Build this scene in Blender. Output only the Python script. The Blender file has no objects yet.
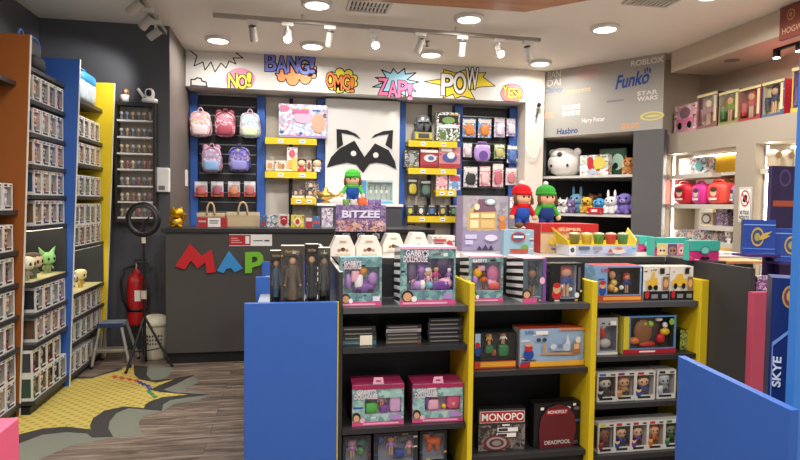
import bpy, math, random
from math import sin, cos, pi, radians as R
from mathutils import Vector, Matrix
random.seed(7)
SC = bpy.context.scene
COL = SC.collection
# ------------------------------------------------------------------ camera
YAW, PIT, ROL, F, H = 0.1882983, 0.0437480, 0.0127367, 590.63, 1.42
cy_, sy_, cp_, sp_, cr_, sr_ = cos(YAW), sin(YAW), cos(PIT), sin(PIT), cos(ROL), sin(ROL)
FW = Vector((sy_*cp_, cy_*cp_, -sp_)); RT = Vector((cy_, -sy_, 0)); UP = RT.cross(FW)
R2 = cr_*RT + sr_*UP; U2 = -sr_*RT + cr_*UP
CAM = Vector((0, 0, H))
def at(px, py, ax, v):
    d = FW*F + R2*(px-400) - U2*(py-230)
    t = (v-CAM[ax])/d[ax]
    return CAM + d*t
def aY(px, py, v): return at(px, py, 1, v)
def aX(px, py, v): return at(px, py, 0, v)
def aZ(px, py, v): return at(px, py, 2, v)
cd = bpy.data.cameras.new('camera'); cam = bpy.data.objects.new('camera', cd); COL.objects.link(cam)
cd.sensor_width = 36; cd.lens = F/800*36; cd.clip_start = .02
m3 = Matrix((R2, U2, -FW)).transposed()
cam.matrix_world = Matrix.Translation(CAM) @ m3.to_4x4()
SC.camera = cam

# ------------------------------------------------------------------ materials
def lin(h):
    h = h.lstrip('#'); o = []
    for i in (0, 2, 4):
        c = int(h[i:i+2], 16)/255
        o.append(c/12.92 if c <= .04045 else ((c+.055)/1.055)**2.4)
    return (*o, 1)
_M = {}
def nodes(m):
    m.use_nodes = True
    return m.node_tree.nodes, m.node_tree.links, m.node_tree.nodes['Principled BSDF']
def C(h, rough=.5, metal=0., emit=0., spec=.4):
    k = ('c', h, rough, metal, emit, spec)
    if k in _M: return _M[k]
    m = bpy.data.materials.new('colour_'+h); n, l, b = nodes(m)
    b.inputs['Base Color'].default_value = lin(h); b.inputs['Roughness'].default_value = rough
    b.inputs['Metallic'].default_value = metal; b.inputs['Specular IOR Level'].default_value = spec
    if emit:
        b.inputs['Emission Color'].default_value = lin(h); b.inputs['Emission Strength'].default_value = emit
    _M[k] = m; return m
def panelmat(h, rough=.45, var=.06, bump=.0, scale=9):
    k = ('p', h, rough, var, bump, scale)
    if k in _M: return _M[k]
    m = bpy.data.materials.new('panel_'+h); n, l, b = nodes(m)
    tc = n.new('ShaderNodeTexCoord'); no = n.new('ShaderNodeTexNoise'); no.inputs['Scale'].default_value = scale; no.inputs['Detail'].default_value = 5
    l.new(tc.outputs['Object'], no.inputs['Vector'])
    mr = n.new('ShaderNodeMapRange'); mr.inputs[3].default_value = 1-var; mr.inputs[4].default_value = 1+var
    l.new(no.outputs['Fac'], mr.inputs[0])
    mx = n.new('ShaderNodeMix'); mx.data_type = 'RGBA'; mx.blend_type = 'MULTIPLY'; mx.inputs[0].default_value = 1
    mx.inputs[6].default_value = lin(h); l.new(mr.outputs[0], mx.inputs[7]); l.new(mx.outputs[2], b.inputs['Base Color'])
    b.inputs['Roughness'].default_value = rough; b.inputs['Specular IOR Level'].default_value = .35
    if bump:
        bp = n.new('ShaderNodeBump'); bp.inputs['Strength'].default_value = bump; bp.inputs['Distance'].default_value = .002
        n2 = n.new('ShaderNodeTexNoise'); n2.inputs['Scale'].default_value = 160; l.new(tc.outputs['Object'], n2.inputs['Vector'])
        l.new(n2.outputs['Fac'], bp.inputs['Height']); l.new(bp.outputs[0], b.inputs['Normal'])
    _M[k] = m; return m
def art(cols, scale=30, rough=.35, seed=0):
    scale *= 2.2
    """printed packaging: patches of several inks"""
    k = ('a', tuple(cols), scale, rough, seed)
    if k in _M: return _M[k]
    m = bpy.data.materials.new('print_'+cols[0]); n, l, b = nodes(m)
    tc = n.new('ShaderNodeTexCoord'); mp = n.new('ShaderNodeMapping'); mp.inputs['Location'].default_value = (seed*1.7, seed*.9, seed*2.3)
    l.new(tc.outputs['Object'], mp.inputs['Vector'])
    ns = n.new('ShaderNodeTexNoise'); ns.inputs['Scale'].default_value = scale*.7; l.new(mp.outputs[0], ns.inputs['Vector'])
    mv = n.new('ShaderNodeMix'); mv.data_type = 'RGBA'; mv.blend_type = 'LINEAR_LIGHT'; mv.inputs[0].default_value = .03
    l.new(mp.outputs[0], mv.inputs[6]); l.new(ns.outputs['Color'], mv.inputs[7])
    vo = n.new('ShaderNodeTexVoronoi'); vo.inputs['Scale'].default_value = scale; l.new(mv.outputs[2], vo.inputs['Vector'])
    sp = n.new('ShaderNodeSeparateColor'); l.new(vo.outputs['Color'], sp.inputs[0])
    cr = n.new('ShaderNodeValToRGB'); cr.color_ramp.interpolation = 'CONSTANT'
    e = cr.color_ramp.elements
    while len(e) < len(cols): e.new(.5)
    for i, c in enumerate(cols):
        e[i].position = i/len(cols); e[i].color = lin(c)
    l.new(sp.outputs[0], cr.inputs[0]); l.new(cr.outputs[0], b.inputs['Base Color'])
    b.inputs['Roughness'].default_value = rough
    _M[k] = m; return m
def stripes(a, bcol, n_per_m=26):
    k = ('s', a, bcol, n_per_m)
    if k in _M: return _M[k]
    m = bpy.data.materials.new('striped_print'); n, l, b = nodes(m)
    tc = n.new('ShaderNodeTexCoord'); sx = n.new('ShaderNodeSeparateXYZ'); l.new(tc.outputs['Object'], sx.inputs[0])
    ad = n.new('ShaderNodeMath'); ad.operation = 'MULTIPLY_ADD'; ad.inputs[1].default_value = .10; l.new(sx.outputs['Y'], ad.inputs[0]); l.new(sx.outputs['Z'], ad.inputs[2])
    mu = n.new('ShaderNodeMath'); mu.operation = 'MULTIPLY'; mu.inputs[1].default_value = n_per_m; l.new(ad.outputs[0], mu.inputs[0])
    fr = n.new('ShaderNodeMath'); fr.operation = 'FRACT'; l.new(mu.outputs[0], fr.inputs[0])
    gt = n.new('ShaderNodeMath'); gt.operation = 'GREATER_THAN'; gt.inputs[1].default_value = .5; l.new(fr.outputs[0], gt.inputs[0])
    mx = n.new('ShaderNodeMix'); mx.data_type = 'RGBA'; l.new(gt.outputs[0], mx.inputs[0]); mx.inputs[6].default_value = lin(a); mx.inputs[7].default_value = lin(bcol)
    l.new(mx.outputs[2], b.inputs['Base Color']); b.inputs['Roughness'].default_value = .35
    _M[k] = m; return m
def glass(alpha=.10, tint='ffffff', rough=.06):
    k = ('g', alpha, tint, rough)
    if k in _M: return _M[k]
    m = bpy.data.materials.new('clear_plastic'); m.use_nodes = True; n = m.node_tree.nodes; l = m.node_tree.links; n.clear()
    o = n.new('ShaderNodeOutputMaterial'); t = n.new('ShaderNodeBsdfTransparent'); t.inputs[0].default_value = lin(tint)
    g = n.new('ShaderNodeBsdfGlossy'); g.inputs['Roughness'].default_value = rough
    f = n.new('ShaderNodeLayerWeight'); f.inputs[0].default_value = .2
    ad = n.new('ShaderNodeMath'); ad.operation = 'MULTIPLY_ADD'; ad.inputs[1].default_value = .3; ad.inputs[2].default_value = alpha*.3; l.new(f.outputs['Facing'], ad.inputs[0])
    mx = n.new('ShaderNodeMixShader'); l.new(ad.outputs[0], mx.inputs[0]); l.new(t.outputs[0], mx.inputs[1]); l.new(g.outputs[0], mx.inputs[2]); l.new(mx.outputs[0], o.inputs[0])
    _M[k] = m; return m
def woodfloor():
    m = bpy.data.materials.new('wood_planks'); n, l, b = nodes(m)
    tc = n.new('ShaderNodeTexCoord')
    br = n.new('ShaderNodeTexBrick'); br.inputs['Scale'].default_value = 1; br.offset = .37
    br.inputs['Brick Width'].default_value = 1.25; br.inputs['Row Height'].default_value = .155; br.inputs['Mortar Size'].default_value = .0016
    br.inputs['Color1'].default_value = (0, 0, 0, 1); br.inputs['Color2'].default_value = (1, 1, 1, 1); br.inputs['Mortar'].default_value = (.3, .3, .3, 1)
    l.new(tc.outputs['Object'], br.inputs['Vector'])
    mp = n.new('ShaderNodeMapping'); mp.inputs['Scale'].default_value = (1.4, 14, 1); l.new(tc.outputs['Object'], mp.inputs['Vector'])
    va = n.new('ShaderNodeVectorMath'); va.operation = 'ADD'; l.new(mp.outputs[0], va.inputs[0])
    sc = n.new('ShaderNodeVectorMath'); sc.operation = 'SCALE'; sc.inputs[3].default_value = 7; l.new(br.outputs['Color'], sc.inputs[0]); l.new(sc.outputs[0], va.inputs[1])
    ns = n.new('ShaderNodeTexNoise'); ns.inputs['Scale'].default_value = 1.6; ns.inputs['Detail'].default_value = 8; ns.inputs['Roughness'].default_value = .65; ns.inputs['Distortion'].default_value = 1.2
    l.new(va.outputs[0], ns.inputs['Vector'])
    cr = n.new('ShaderNodeValToRGB'); e = cr.color_ramp.elements
    e[0].position = .3; e[0].color = lin('42352c'); e[1].position = .7; e[1].color = lin('b3a292')
    k = e.new(.5); k.color = lin('7a6a5d')
    l.new(ns.outputs['Fac'], cr.inputs[0])
    hs = n.new('ShaderNodeMix'); hs.data_type = 'RGBA'; hs.blend_type = 'MULTIPLY'; hs.inputs[0].default_value = 1
    rg = n.new('ShaderNodeMapRange'); rg.inputs[3].default_value = .78; rg.inputs[4].default_value = 1.12; l.new(br.outputs['Color'], rg.inputs[0])
    l.new(cr.outputs[0], hs.inputs[6]); l.new(rg.outputs[0], hs.inputs[7])
    jm = n.new('ShaderNodeMix'); jm.data_type = 'RGBA'; l.new(br.outputs['Fac'], jm.inputs[0]); l.new(hs.outputs[2], jm.inputs[6]); jm.inputs[7].default_value = lin('3c332d')
    l.new(jm.outputs[2], b.inputs['Base Color']); b.inputs['Roughness'].default_value = .42
    return m
def dotted(base, dot, step=.055):
    m = bpy.data.materials.new('halftone_print'); n, l, b = nodes(m)
    tc = n.new('ShaderNodeTexCoord'); mp = n.new('ShaderNodeMapping'); mp.inputs['Rotation'].default_value = (0, 0, R(45)); mp.inputs['Scale'].default_value = (1/step,)*3
    l.new(tc.outputs['Object'], mp.inputs[0])
    vo = n.new('ShaderNodeTexVoronoi'); vo.inputs['Randomness'].default_value = 0; vo.inputs['Scale'].default_value = 1; vo.voronoi_dimensions = '2D'; l.new(mp.outputs[0], vo.inputs['Vector'])
    lt = n.new('ShaderNodeMath'); lt.operation = 'LESS_THAN'; lt.inputs[1].default_value = .3; l.new(vo.outputs['Distance'], lt.inputs[0])
    mx = n.new('ShaderNodeMix'); mx.data_type = 'RGBA'; l.new(lt.outputs[0], mx.inputs[0]); mx.inputs[6].default_value = lin(base); mx.inputs[7].default_value = lin(dot)
    l.new(mx.outputs[2], b.inputs['Base Color']); b.inputs['Roughness'].default_value = .5
    return m
def woodmat(h1, h2):
    k = ('w', h1, h2)
    if k in _M: return _M[k]
    m = bpy.data.materials.new('wood_'+h1); n, l, b = nodes(m)
    tc = n.new('ShaderNodeTexCoord'); mp = n.new('ShaderNodeMapping'); mp.inputs['Scale'].default_value = (1.2, 9, 9); l.new(tc.outputs['Object'], mp.inputs[0])
    ns = n.new('ShaderNodeTexNoise'); ns.inputs['Scale'].default_value = 1.5; ns.inputs['Detail'].default_value = 7; ns.inputs['Distortion'].default_value = 1; l.new(mp.outputs[0], ns.inputs['Vector'])
    cr = n.new('ShaderNodeValToRGB'); cr.color_ramp.elements[0].color = lin(h1); cr.color_ramp.elements[1].color = lin(h2); cr.color_ramp.elements[0].position = .35; cr.color_ramp.elements[1].position = .7
    l.new(ns.outputs['Fac'], cr.inputs[0]); l.new(cr.outputs[0], b.inputs['Base Color']); b.inputs['Roughness'].default_value = .45
    _M[k] = m; return m

# ------------------------------------------------------------------ mesh builder
_TXT = {}
def text_mesh(s, off=0., shear=0.):
    k = (s, off, shear)
    if k in _TXT: return _TXT[k]
    c = bpy.data.curves.new('lettering', 'FONT'); c.body = s; c.offset = off; c.shear = shear; c.resolution_u = 4; c.fill_mode = 'FRONT'
    c.align_x = 'LEFT'
    o = bpy.data.objects.new('lettering', c); COL.objects.link(o)
    dg = bpy.context.evaluated_depsgraph_get(); me = bpy.data.meshes.new_from_object(o.evaluated_get(dg))
    vs = [v.co.copy() for v in me.vertices]; fs = [tuple(p.vertices) for p in me.polygons]
    bpy.data.objects.remove(o); bpy.data.curves.remove(c); bpy.data.meshes.remove(me)
    x0 = min(v.x for v in vs); x1 = max(v.x for v in vs); y0 = min(v.y for v in vs); y1 = max(v.y for v in vs)
    r = [((v.x-x0)/(x1-x0), (v.y-y0)/(y1-y0)) for v in vs], fs, (x1-x0)/(y1-y0)
    _TXT[k] = r; return r
class MB:
    def __init__(s): s.v = []; s.f = []; s.mi = []; s.sm = []; s.mats = []; s.T = Matrix.Identity(4)
    def _m(s, m):
        if m not in s.mats: s.mats.append(m)
        return s.mats.index(m)
    def add(s, vs, fs, m, smooth=False):
        o = len(s.v); s.v += [s.T @ Vector(v) for v in vs]; i = s._m(m)
        for f in fs: s.f.append(tuple(o+k for k in f)); s.mi.append(i); s.sm.append(smooth)
        return s
    def box(s, x0, x1, y0, y1, z0, z1, m):
        return s.add([(x0,y0,z0),(x1,y0,z0),(x1,y1,z0),(x0,y1,z0),(x0,y0,z1),(x1,y0,z1),(x1,y1,z1),(x0,y1,z1)],
                     [(0,3,2,1),(4,5,6,7),(0,1,5,4),(1,2,6,5),(2,3,7,6),(3,0,4,7)], m)
    def box6(s, x0, x1, y0, y1, z0, z1, front, side, top):
        V = [(x0,y0,z0),(x1,y0,z0),(x1,y1,z0),(x0,y1,z0),(x0,y0,z1),(x1,y0,z1),(x1,y1,z1),(x0,y1,z1)]
        s.add(V, [(0,1,5,4)], front); s.add(V, [(1,2,6,5),(2,3,7,6),(3,0,4,7)], side); s.add(V, [(0,3,2,1),(4,5,6,7)], top); return s
    def prism(s, pts, vec, m, m2=None):
        """polygon of 3-D points pushed along vec"""
        n = len(pts); P = [Vector(p) for p in pts]; V = P+[p+Vector(vec) for p in P]
        s.add(V, [tuple(range(n)), tuple(range(2*n-1, n-1, -1))], m)
        s.add(V, [(i, (i+1) % n, n+(i+1) % n, n+i) for i in range(n)], m2 or m); return s
    def poly(s, pts, m): return s.add(pts, [tuple(range(len(pts)))], m)
    def cyl(s, a, b, r, m, n=12, r2=None, cap=True):
        a = Vector(a); b = Vector(b); d = (b-a).normalized(); u = d.orthogonal().normalized(); w = d.cross(u); r2 = r if r2 is None else r2
        V = [a+(u*cos(t)+w*sin(t))*r for t in [2*pi*i/n for i in range(n)]]+[b+(u*cos(t)+w*sin(t))*r2 for t in [2*pi*i/n for i in range(n)]]
        s.add(V, [(i, (i+1) % n, n+(i+1) % n, n+i) for i in range(n)], m, True)
        if cap: s.add(V, [tuple(range(n-1, -1, -1)), tuple(range(n, 2*n))], m)
        return s
    def tube(s, pts, r, m, n=8, closed=False):
        P = [Vector(p) for p in pts]; k = len(P); V = []; pu = None
        for i, p in enumerate(P):
            a = P[(i-1) % k] if (closed or i) else p; b = P[(i+1) % k] if (closed or i < k-1) else p
            d = (b-a).normalized(); u = d.orthogonal().normalized() if pu is None else (pu-d*pu.dot(d)).normalized(); pu = u; w = d.cross(u)
            V += [p+(u*cos(2*pi*j/n)+w*sin(2*pi*j/n))*r for j in range(n)]
        fs = [(i*n+j, i*n+(j+1) % n, ((i+1) % k)*n+(j+1) % n, ((i+1) % k)*n+j) for i in range(k if closed else k-1) for j in range(n)]
        if not closed: fs += [tuple(range(n-1, -1, -1)), tuple(range((k-1)*n, k*n))]
        return s.add(V, fs, m, True)
    def lathe(s, prof, m, c=(0,0,0), n=20, cap=True):
        c = Vector(c); V = [c+Vector((r*cos(2*pi*j/n), r*sin(2*pi*j/n), z)) for r, z in prof for j in range(n)]
        k = len(prof); fs = [(i*n+j, i*n+(j+1) % n, (i+1)*n+(j+1) % n, (i+1)*n+j) for i in range(k-1) for j in range(n)]
        if cap: fs += [tuple(range(n-1, -1, -1)), tuple(range((k-1)*n, k*n))]
        return s.add(V, fs, m, True)
    def ball(s, c, r, m, e=1., nu=12, nv=8, rot=None):
        """ellipsoid; e < 1 makes it boxier"""
        if not hasattr(r, '__len__'): r = (r, r, r)
        c = Vector(c); q = lambda t: math.copysign(abs(t)**e, t); V = []
        for i in range(nv+1):
            ph = -pi/2+pi*i/nv
            for j in range(nu):
                th = 2*pi*j/nu
                v = Vector((r[0]*q(cos(ph))*q(cos(th)), r[1]*q(cos(ph))*q(sin(th)), r[2]*q(sin(ph))))
                if rot: v = rot @ v
                V.append(c+v)
        fs = [(i*nu+j, i*nu+(j+1) % nu, (i+1)*nu+(j+1) % nu, (i+1)*nu+j) for i in range(nv) for j in range(nu)]
        return s.add(V, fs, m, True)
    # flat print on a facing plane: local x right, z up, facing -y
    def rect(s, x0, x1, z0, z1, y, m): return s.poly([(x0,y,z0),(x1,y,z0),(x1,y,z1),(x0,y,z1)], m)
    def disc(s, cx, cz, rx, rz, y, m, n=18): return s.poly([(cx+rx*cos(2*pi*i/n), y, cz+rz*sin(2*pi*i/n)) for i in range(n)], m)
    def text(s, t, x0, x1, z0, z1, y, m, off=.0, slant=0., fit=True, tilt=0., arc=0.):
        uv, fs, asp = text_mesh(t, off)
        if not fit:
            w = min(x1-x0, (z1-z0)*asp); c = (x0+x1)/2; x0, x1 = c-w/2, c+w/2
        cx, cz = (x0+x1)/2, (z0+z1)/2; V = []
        for u, v in uv:
            x = x0+u*(x1-x0)+slant*(v-.5)*(z1-z0); z = z0+v*(z1-z0)+arc*(z1-z0)*(1-(2*u-1)**2)
            dx, dz = x-cx, z-cz; V.append((cx+dx*cos(tilt)-dz*sin(tilt), y, cz+dx*sin(tilt)+dz*cos(tilt)))
        return s.add(V, fs, m)
    def build(s, name, parent=None, world=False):
        """links the collected shapes as ONE mesh; world=True: shapes were given in world space"""
        vs = s.v
        if world and parent is not None:
            inv = WM[parent.name].inverted(); vs = [inv @ v for v in vs]
        me = bpy.data.meshes.new(name); me.from_pydata([tuple(v) for v in vs], [], s.f); me.validate()
        for m in s.mats: me.materials.append(m)
        if len(me.polygons) == len(s.f):
            me.polygons.foreach_set('material_index', s.mi); me.polygons.foreach_set('use_smooth', s.sm)
        o = bpy.data.objects.new(name, me); COL.objects.link(o)
        if parent is not None: o.parent = parent
        return o
WM = {}
def tag(o, label, cat, group=None):
    o['label'] = label; o['category'] = cat
    if group: o['group'] = group
    return o
def place(o, loc, rz=0.):
    o.location = loc; o.rotation_euler = (0, 0, rz); WM[o.name] = Matrix.Translation(loc) @ Matrix.Rotation(rz, 4, 'Z'); return o
def empty(name, label, cat, loc=(0,0,0), rz=0., group=None):
    o = bpy.data.objects.new(name, None); COL.objects.link(o); o.empty_display_size = .05
    place(o, loc, rz); return tag(o, label, cat, group)
def thing(mb, name, label, cat, loc=(0,0,0), rz=0., group=None):
    o = mb.build(name); place(o, loc, rz); return tag(o, label, cat, group)
def copy_tree(o, loc, rz, label, group=None, parent=None):
    c = o.copy(); COL.objects.link(c)
    if parent is None:
        place(c, loc, rz); c['label'] = label
        if group: c['group'] = group
    else: c.parent = parent
    for ch in o.children: copy_tree(ch, None, None, None, None, c)
    return c
def struct(mb, name):
    o = mb.build(name); o['kind'] = 'structure'; return o
def bevel(o, w=.004, seg=2):
    b = o.modifiers.new('bevel', 'BEVEL'); b.width = w; b.segments = seg; b.limit_method = 'ANGLE'; return o
ORD = ['first','second','third','fourth','fifth','sixth','seventh','eighth','ninth','tenth','eleventh','twelfth']

# ------------------------------------------------------------------ shared colours
BLUE = '3662b2'; YEL = 'dfc326'; ORG = 'a05a1e'; BLK = '17171a'; CHAR = '37383d'; GRY = '46474c'
mBLUE = panelmat(BLUE, .4, .04); mYEL = panelmat(YEL, .4, .04); mORG = panelmat('93531f', .45, .05)
mSHELF = panelmat('303032', .35, .06); mBACK = panelmat('232326', .5, .05); mPINK = panelmat('b44a62', .45, .04)
mWHITE = C('f2f0ec', .4); mBLK = C(BLK, .4); mEDGE = C('e8e3cf', .5)
mCHROME = C('c8c8c8', .2, 1.); mDGLASS = glass(.1)
CEIL = 3.08
exec_parts = []
# ------------------------------------------------------------------ room
b = MB(); b.box(-2.6, 5.2, -3, 8, -.05, 0, woodfloor()); struct(b, 'floor')
mCEIL = panelmat('f4ede2', .55, .02, scale=2)
b = MB(); b.box(-2.6, 5.2, -3, 8, CEIL, CEIL+.05, mCEIL); struct(b, 'ceiling')
mDARK = panelmat('54555b', .6, .05, .1, 4)
b = MB(); b.box(-2.32, -2.24, -3, 6.0, 0, CEIL, mDARK); struct(b, 'wall_left')
mTAUPE = panelmat('6e655f', .55, .04)
b = MB(); b.box(-2.32, -1.112, 6.0, 6.1, 0, CEIL, mDARK); struct(b, 'wall_back_dark')
b = MB(); b.box(-1.2, -1.11, 6.003, 7.3, 0, CEIL, mTAUPE); struct(b, 'wall_side')
mWALLW = panelmat('e6ddd0', .6, .02, scale=2)
b = MB(); b.box(-1.3, 5.1, 7.3, 7.4, 0, CEIL, mWALLW); struct(b, 'wall_back')
b = MB(); b.box(4.62, 4.7, -3, 7.3, 0, CEIL, panelmat('cbbba6', .6, .02, scale=2)); struct(b, 'wall_right')
b = MB(); b.box(2.862, 3.10, 6.88, 7.298, 0, CEIL, mWALLW); struct(b, 'trim_1')     # pale pillar right of the header
# diagonal corner: board above, cabinet below
D0 = Vector((3.13, 6.94, 0)); D1 = Vector((3.975, 5.784, 0)); DU = (D1-D0).normalized(); DN = Vector((-DU.y, DU.x, 0))  # DN points to the corner
if DN.x < 0: DN = -DN
DL = (D1-D0).length
dr = math.atan2(DU.y, DU.x)
Dm = Matrix.Translation(D0) @ Matrix.Rotation(dr, 4, 'Z')     # local x along the board, -y towards the room
# soffit over the right wall and the upper wall recess
mSOF = panelmat('c9baa6', .6, .02, scale=2)
b = MB(); b.box(4.02, 4.618, -3, 5.735, 2.86, CEIL-.001, mSOF); struct(b, 'ceiling_soffit')
b = MB(); b.box(4.1, 4.618, 6.055, 6.11, 0, CEIL-.001, mSOF); struct(b, 'trim_2')
# built-in on the right wall with lit niches
mBI = panelmat('a09484', .5, .02, scale=3); mNI = C('f4efe6', .5)
XB, XBK = 4.1, 4.5; LEDZ = 2.22; YE = 6.054
N1 = (4.85, 5.91); N2 = (3.6, 4.61); NT = 2.0; NB = .45
b = MB()
b.box(XB, 4.618, -1, YE, NT, LEDZ, mBI); b.box(XB, 4.618, -1, YE, 0, NB, mBI)
for y0, y1 in ((N1[1], YE), (N2[1], N1[0]), (-1, N2[0])): b.box(XB, XBK, y0, y1, NB, NT, mBI)
b.box(XBK, 4.618, -1, YE, NB, NT, mNI)
struct(b, 'wall_right_niches')

# ------------------------------------------------------------------ lamps
LAMPE = 1.0
def downlight(i, px, py, z=CEIL, power=60, ax=2, extra='', loc=None):
    p = loc or aZ(px, py, z)
    e = empty('ceiling_downlight', extra, 'ceiling light', (p[0], p[1], z-.03), 0, 'recessed ceiling downlights')
    t = MB(); t.lathe([(.098, .0), (.13, .004), (.132, .029), (.098, .029), (.098, .0)], mWHITE, n=28, cap=False); t.build('trim_ring', e)
    l = MB(); l.lathe([(.002, .006), (.097, .006), (.097, .012), (.002, .012)], C('fff6e6', .4, 0, 9), n=28); l.build('diffuser', e)
    ld = bpy.data.lights.new('downlight_lamp', 'AREA'); ld.shape = 'DISK'; ld.size = .18; ld.energy = power*LAMPE; ld.color = (1, .96, .91); ld.spread = R(170)
    lo = bpy.data.objects.new('downlight_lamp', ld); COL.objects.link(lo); lo.parent = e; lo.location = (0, 0, -.004)
    return e
DLs = [(218, 38.5, 'round lit downlight nearest the dark grey wall corner, above the empty white burst'),
       (317, 2.5, 'round lit downlight cut by the top of the frame, left of the square air vent'),
       (312.5, 44.5, 'round lit downlight straight above the OMG cloud on the header'),
       (431, 53, 'small round lit downlight just above the POW star on the header'),
       (469, 17, 'round lit downlight beside the orange wooden ceiling panel edge'),
       (605, 27, 'round lit downlight above the brand logo board'),
       (540, 62, 'low round lit downlight where the pale pillar meets the ceiling')]
for i, (x, y, s) in enumerate(DLs): downlight(i, x, y, extra=s, power=14)
# unseen downlights added to light the aisle, around and behind the camera
OFF = [(-.6, 3.4), (-1.0, 1.7), (1.2, 2.6), (2.9, 2.6), (.4, .6), (2.6, .6), (-1.2, .2), (1.2, -1.2), (3.2, 4.1)]
for i, (x, y) in enumerate(OFF): downlight(i, 0, 0, loc=(x, y, CEIL), extra='added unseen downlight over the aisle in front of the shelves, out of the frame', power=34)

# track and spot heads
def track(name, a, b_, label):
    a = Vector(a); b_ = Vector(b_); e = empty(name, label, 'light track', (a+b_)/2)
    d = (b_-a).normalized(); n = Vector((-d.y, d.x, 0))*.018
    m = MB(); m.prism([a-n, b_-n, b_+n, a+n], (0, 0, .034), C('a39d95', .4)); m.build('rail', e, True)
    for t in (.25, .72):
        p = a.lerp(b_, t); q = MB(); q.cyl(p+Vector((0, 0, .03)), (p.x, p.y, CEIL), .012, C('d8d2c8', .4)); q.build('hanger', e, True)
    return e
TZ = 3.0
ta, tb = aZ(213, 17, TZ), aZ(540, 42, TZ)
track('track_rail', ta, tb, 'long white light track crossing the ceiling in front of the comic header')
t2a, t2b = aZ(168, 42, TZ), Vector((-.85, 3.2, TZ))
t2a = aZ(150, 14, TZ)+Vector((.0, .9, 0)); t2b = t2a+Vector((.02, -2.4, 0))
track('track_rail', t2a, t2b, 'white light track running forward over the left rack aisle')
def spothead(p, dirv, lit, label):
    p = Vector(p); d = Vector(dirv).normalized(); e = empty('track_spotlight', label, 'spotlight', p, 0, 'spotlights on the ceiling tracks')
    w = C('e9e6e0', .35)
    m = MB(); m.box(p.x-.05, p.x+.05, p.y-.022, p.y+.022, p.z-.032, p.z-.002, w); m.cyl((p.x, p.y, p.z-.03), (p.x, p.y, p.z-.085), .01, w); m.build('adapter', e, True)
    c = p+Vector((0, 0, -.11)); a = c-d*.06; f = c+d*.07
    m = MB(); m.cyl(a, f, .034, C('bdb8b0', .35), 18, cap=False); m.cyl(a-d*.001, a+d*.002, .034, C('26262a', .4) if lit != 1 else w, 18); hd_ = m.build('head', e, True)
    m = MB(); m.ball(f-d*.012, (.033, .033, .033), C('fffaf0', .4, 0, 30)) if lit == 1 else m.cyl(f-d*.03, f-d*.02, .032, C('fffaf0', .4, 0, 6) if lit else C('141414', .3), 18); lz = m.build('lens', e, True); lz.parent = hd_
    if lit:
        ld = bpy.data.lights.new('spot_lamp', 'SPOT'); ld.energy = {1: 34, 2: 32, 3: 24}[lit]*LAMPE; ld.spot_size = R(75); ld.spot_blend = .6; ld.shadow_soft_size = .05; ld.color = (1, .97, .93)
        lo = bpy.data.objects.new('spot_lamp', ld); COL.objects.link(lo); lo.parent = e
        lo.location = f+d*.02-p; lo.rotation_euler = d.to_track_quat('-Z', 'Y').to_euler()
HD = [(249, 26, (.05, .55, -.8), 0, 'white track spotlight turned away from us, left of the BANG lettering'), (281, 28, (.0, -.75, -.7), 1, 'glowing track spotlight above the BANG lettering'),
      (321, 30, (-.1, .5, -.9), 0, 'white track spotlight turned away from us, above the OMG cloud'), (365, 33, (.05, -.75, -.7), 1, 'glowing track spotlight above and left of the ZAP star'),
      (411, 36, (-.25, .5, -.9), 0, 'white track spotlight turned away from us, above the ZAP star'), (455, 38, (.05, .5, -.9), 0, 'white track spotlight turned away from us, above the POW lettering'),
      (495, 40, (.0, -.75, -.7), 1, 'glowing track spotlight between the POW star and YES circle'), (527, 41.2, (.35, .4, -.85), 0, 'white track spotlight turned away from us, at the right end of the long track')]
for x, y, d, lit, s in HD:
    t = (x-213)/327; p = ta.lerp(tb, t); spothead((p.x, p.y, TZ), d, lit or 3, s)
for k, (f_, d, s) in enumerate(((.60, (-.7, .25, -.5), 'white track spotlight cut by the top edge of the picture'), (.44, (-.7, .3, -.75), 'white track spotlight in the middle of the corner trio'), (.30, (-.8, .35, -.5), 'lowest white track spotlight against the dark grey wall'))):
    p = t2a.lerp(t2b, f_); spothead((p.x, p.y, TZ), d, 2, s)
# orange wooden slab under the ceiling
p1, p2, p3 = aZ(335, 0, 3.02), aZ(525, 12, 3.02), aZ(590, 0, 3.02)
q = p2+(p3-p2)*2.2
b = MB(); b.prism([(-.6, p1.y, 3.02), (p2.x, p2.y, 3.02), (q.x, q.y, 3.02), (q.x-.6, q.y-.9, 3.02), (-.6, q.y-.9, 3.02)][::-1], (0, 0, .05), woodmat('a86a33', 'c98a4c'))
tag(b.build('ceiling_panel'), 'orange wood panel with a cut corner hung under the ceiling', 'ceiling panel')
def vent(px, py, w, d, label):
    p = aZ(px, py, CEIL); e = empty('ceiling_vent', label, 'air vent', (p.x, p.y, CEIL-.02))
    m = MB(); fr = C('d5cfc4', .4)
    m.box(-w/2, w/2, -d/2, -d/2+.025, 0, .019, fr); m.box(-w/2, w/2, d/2-.025, d/2, 0, .019, fr); m.box(-w/2, -w/2+.025, -d/2+.025, d/2-.025, 0, .019, fr); m.box(w/2-.025, w/2, -d/2+.025, d/2-.025, 0, .019, fr); m.build('frame', e)
    m = MB(); m.box(-w/2+.025, w/2-.025, -d/2+.025, d/2-.025, .015, .019, C('55524d', .7)); m.build('backing', e)
    m = MB()
    for i in range(9):
        x = -w/2+.05+i*(w-.1)/8; m.box(x-.008, x+.008, -d/2+.025, d/2-.025, .004, .014, fr)
    m.box(-w/2+.025, w/2-.025, -.006, .006, .0, .004, fr); m.build('grille', e)
vent(369, 5, .36, .3, 'square slatted air vent left of the orange ceiling panel')
vent(655, -2, .4, .3, 'dark slatted air vent cut by the top edge, far right of the wood panel')
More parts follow.
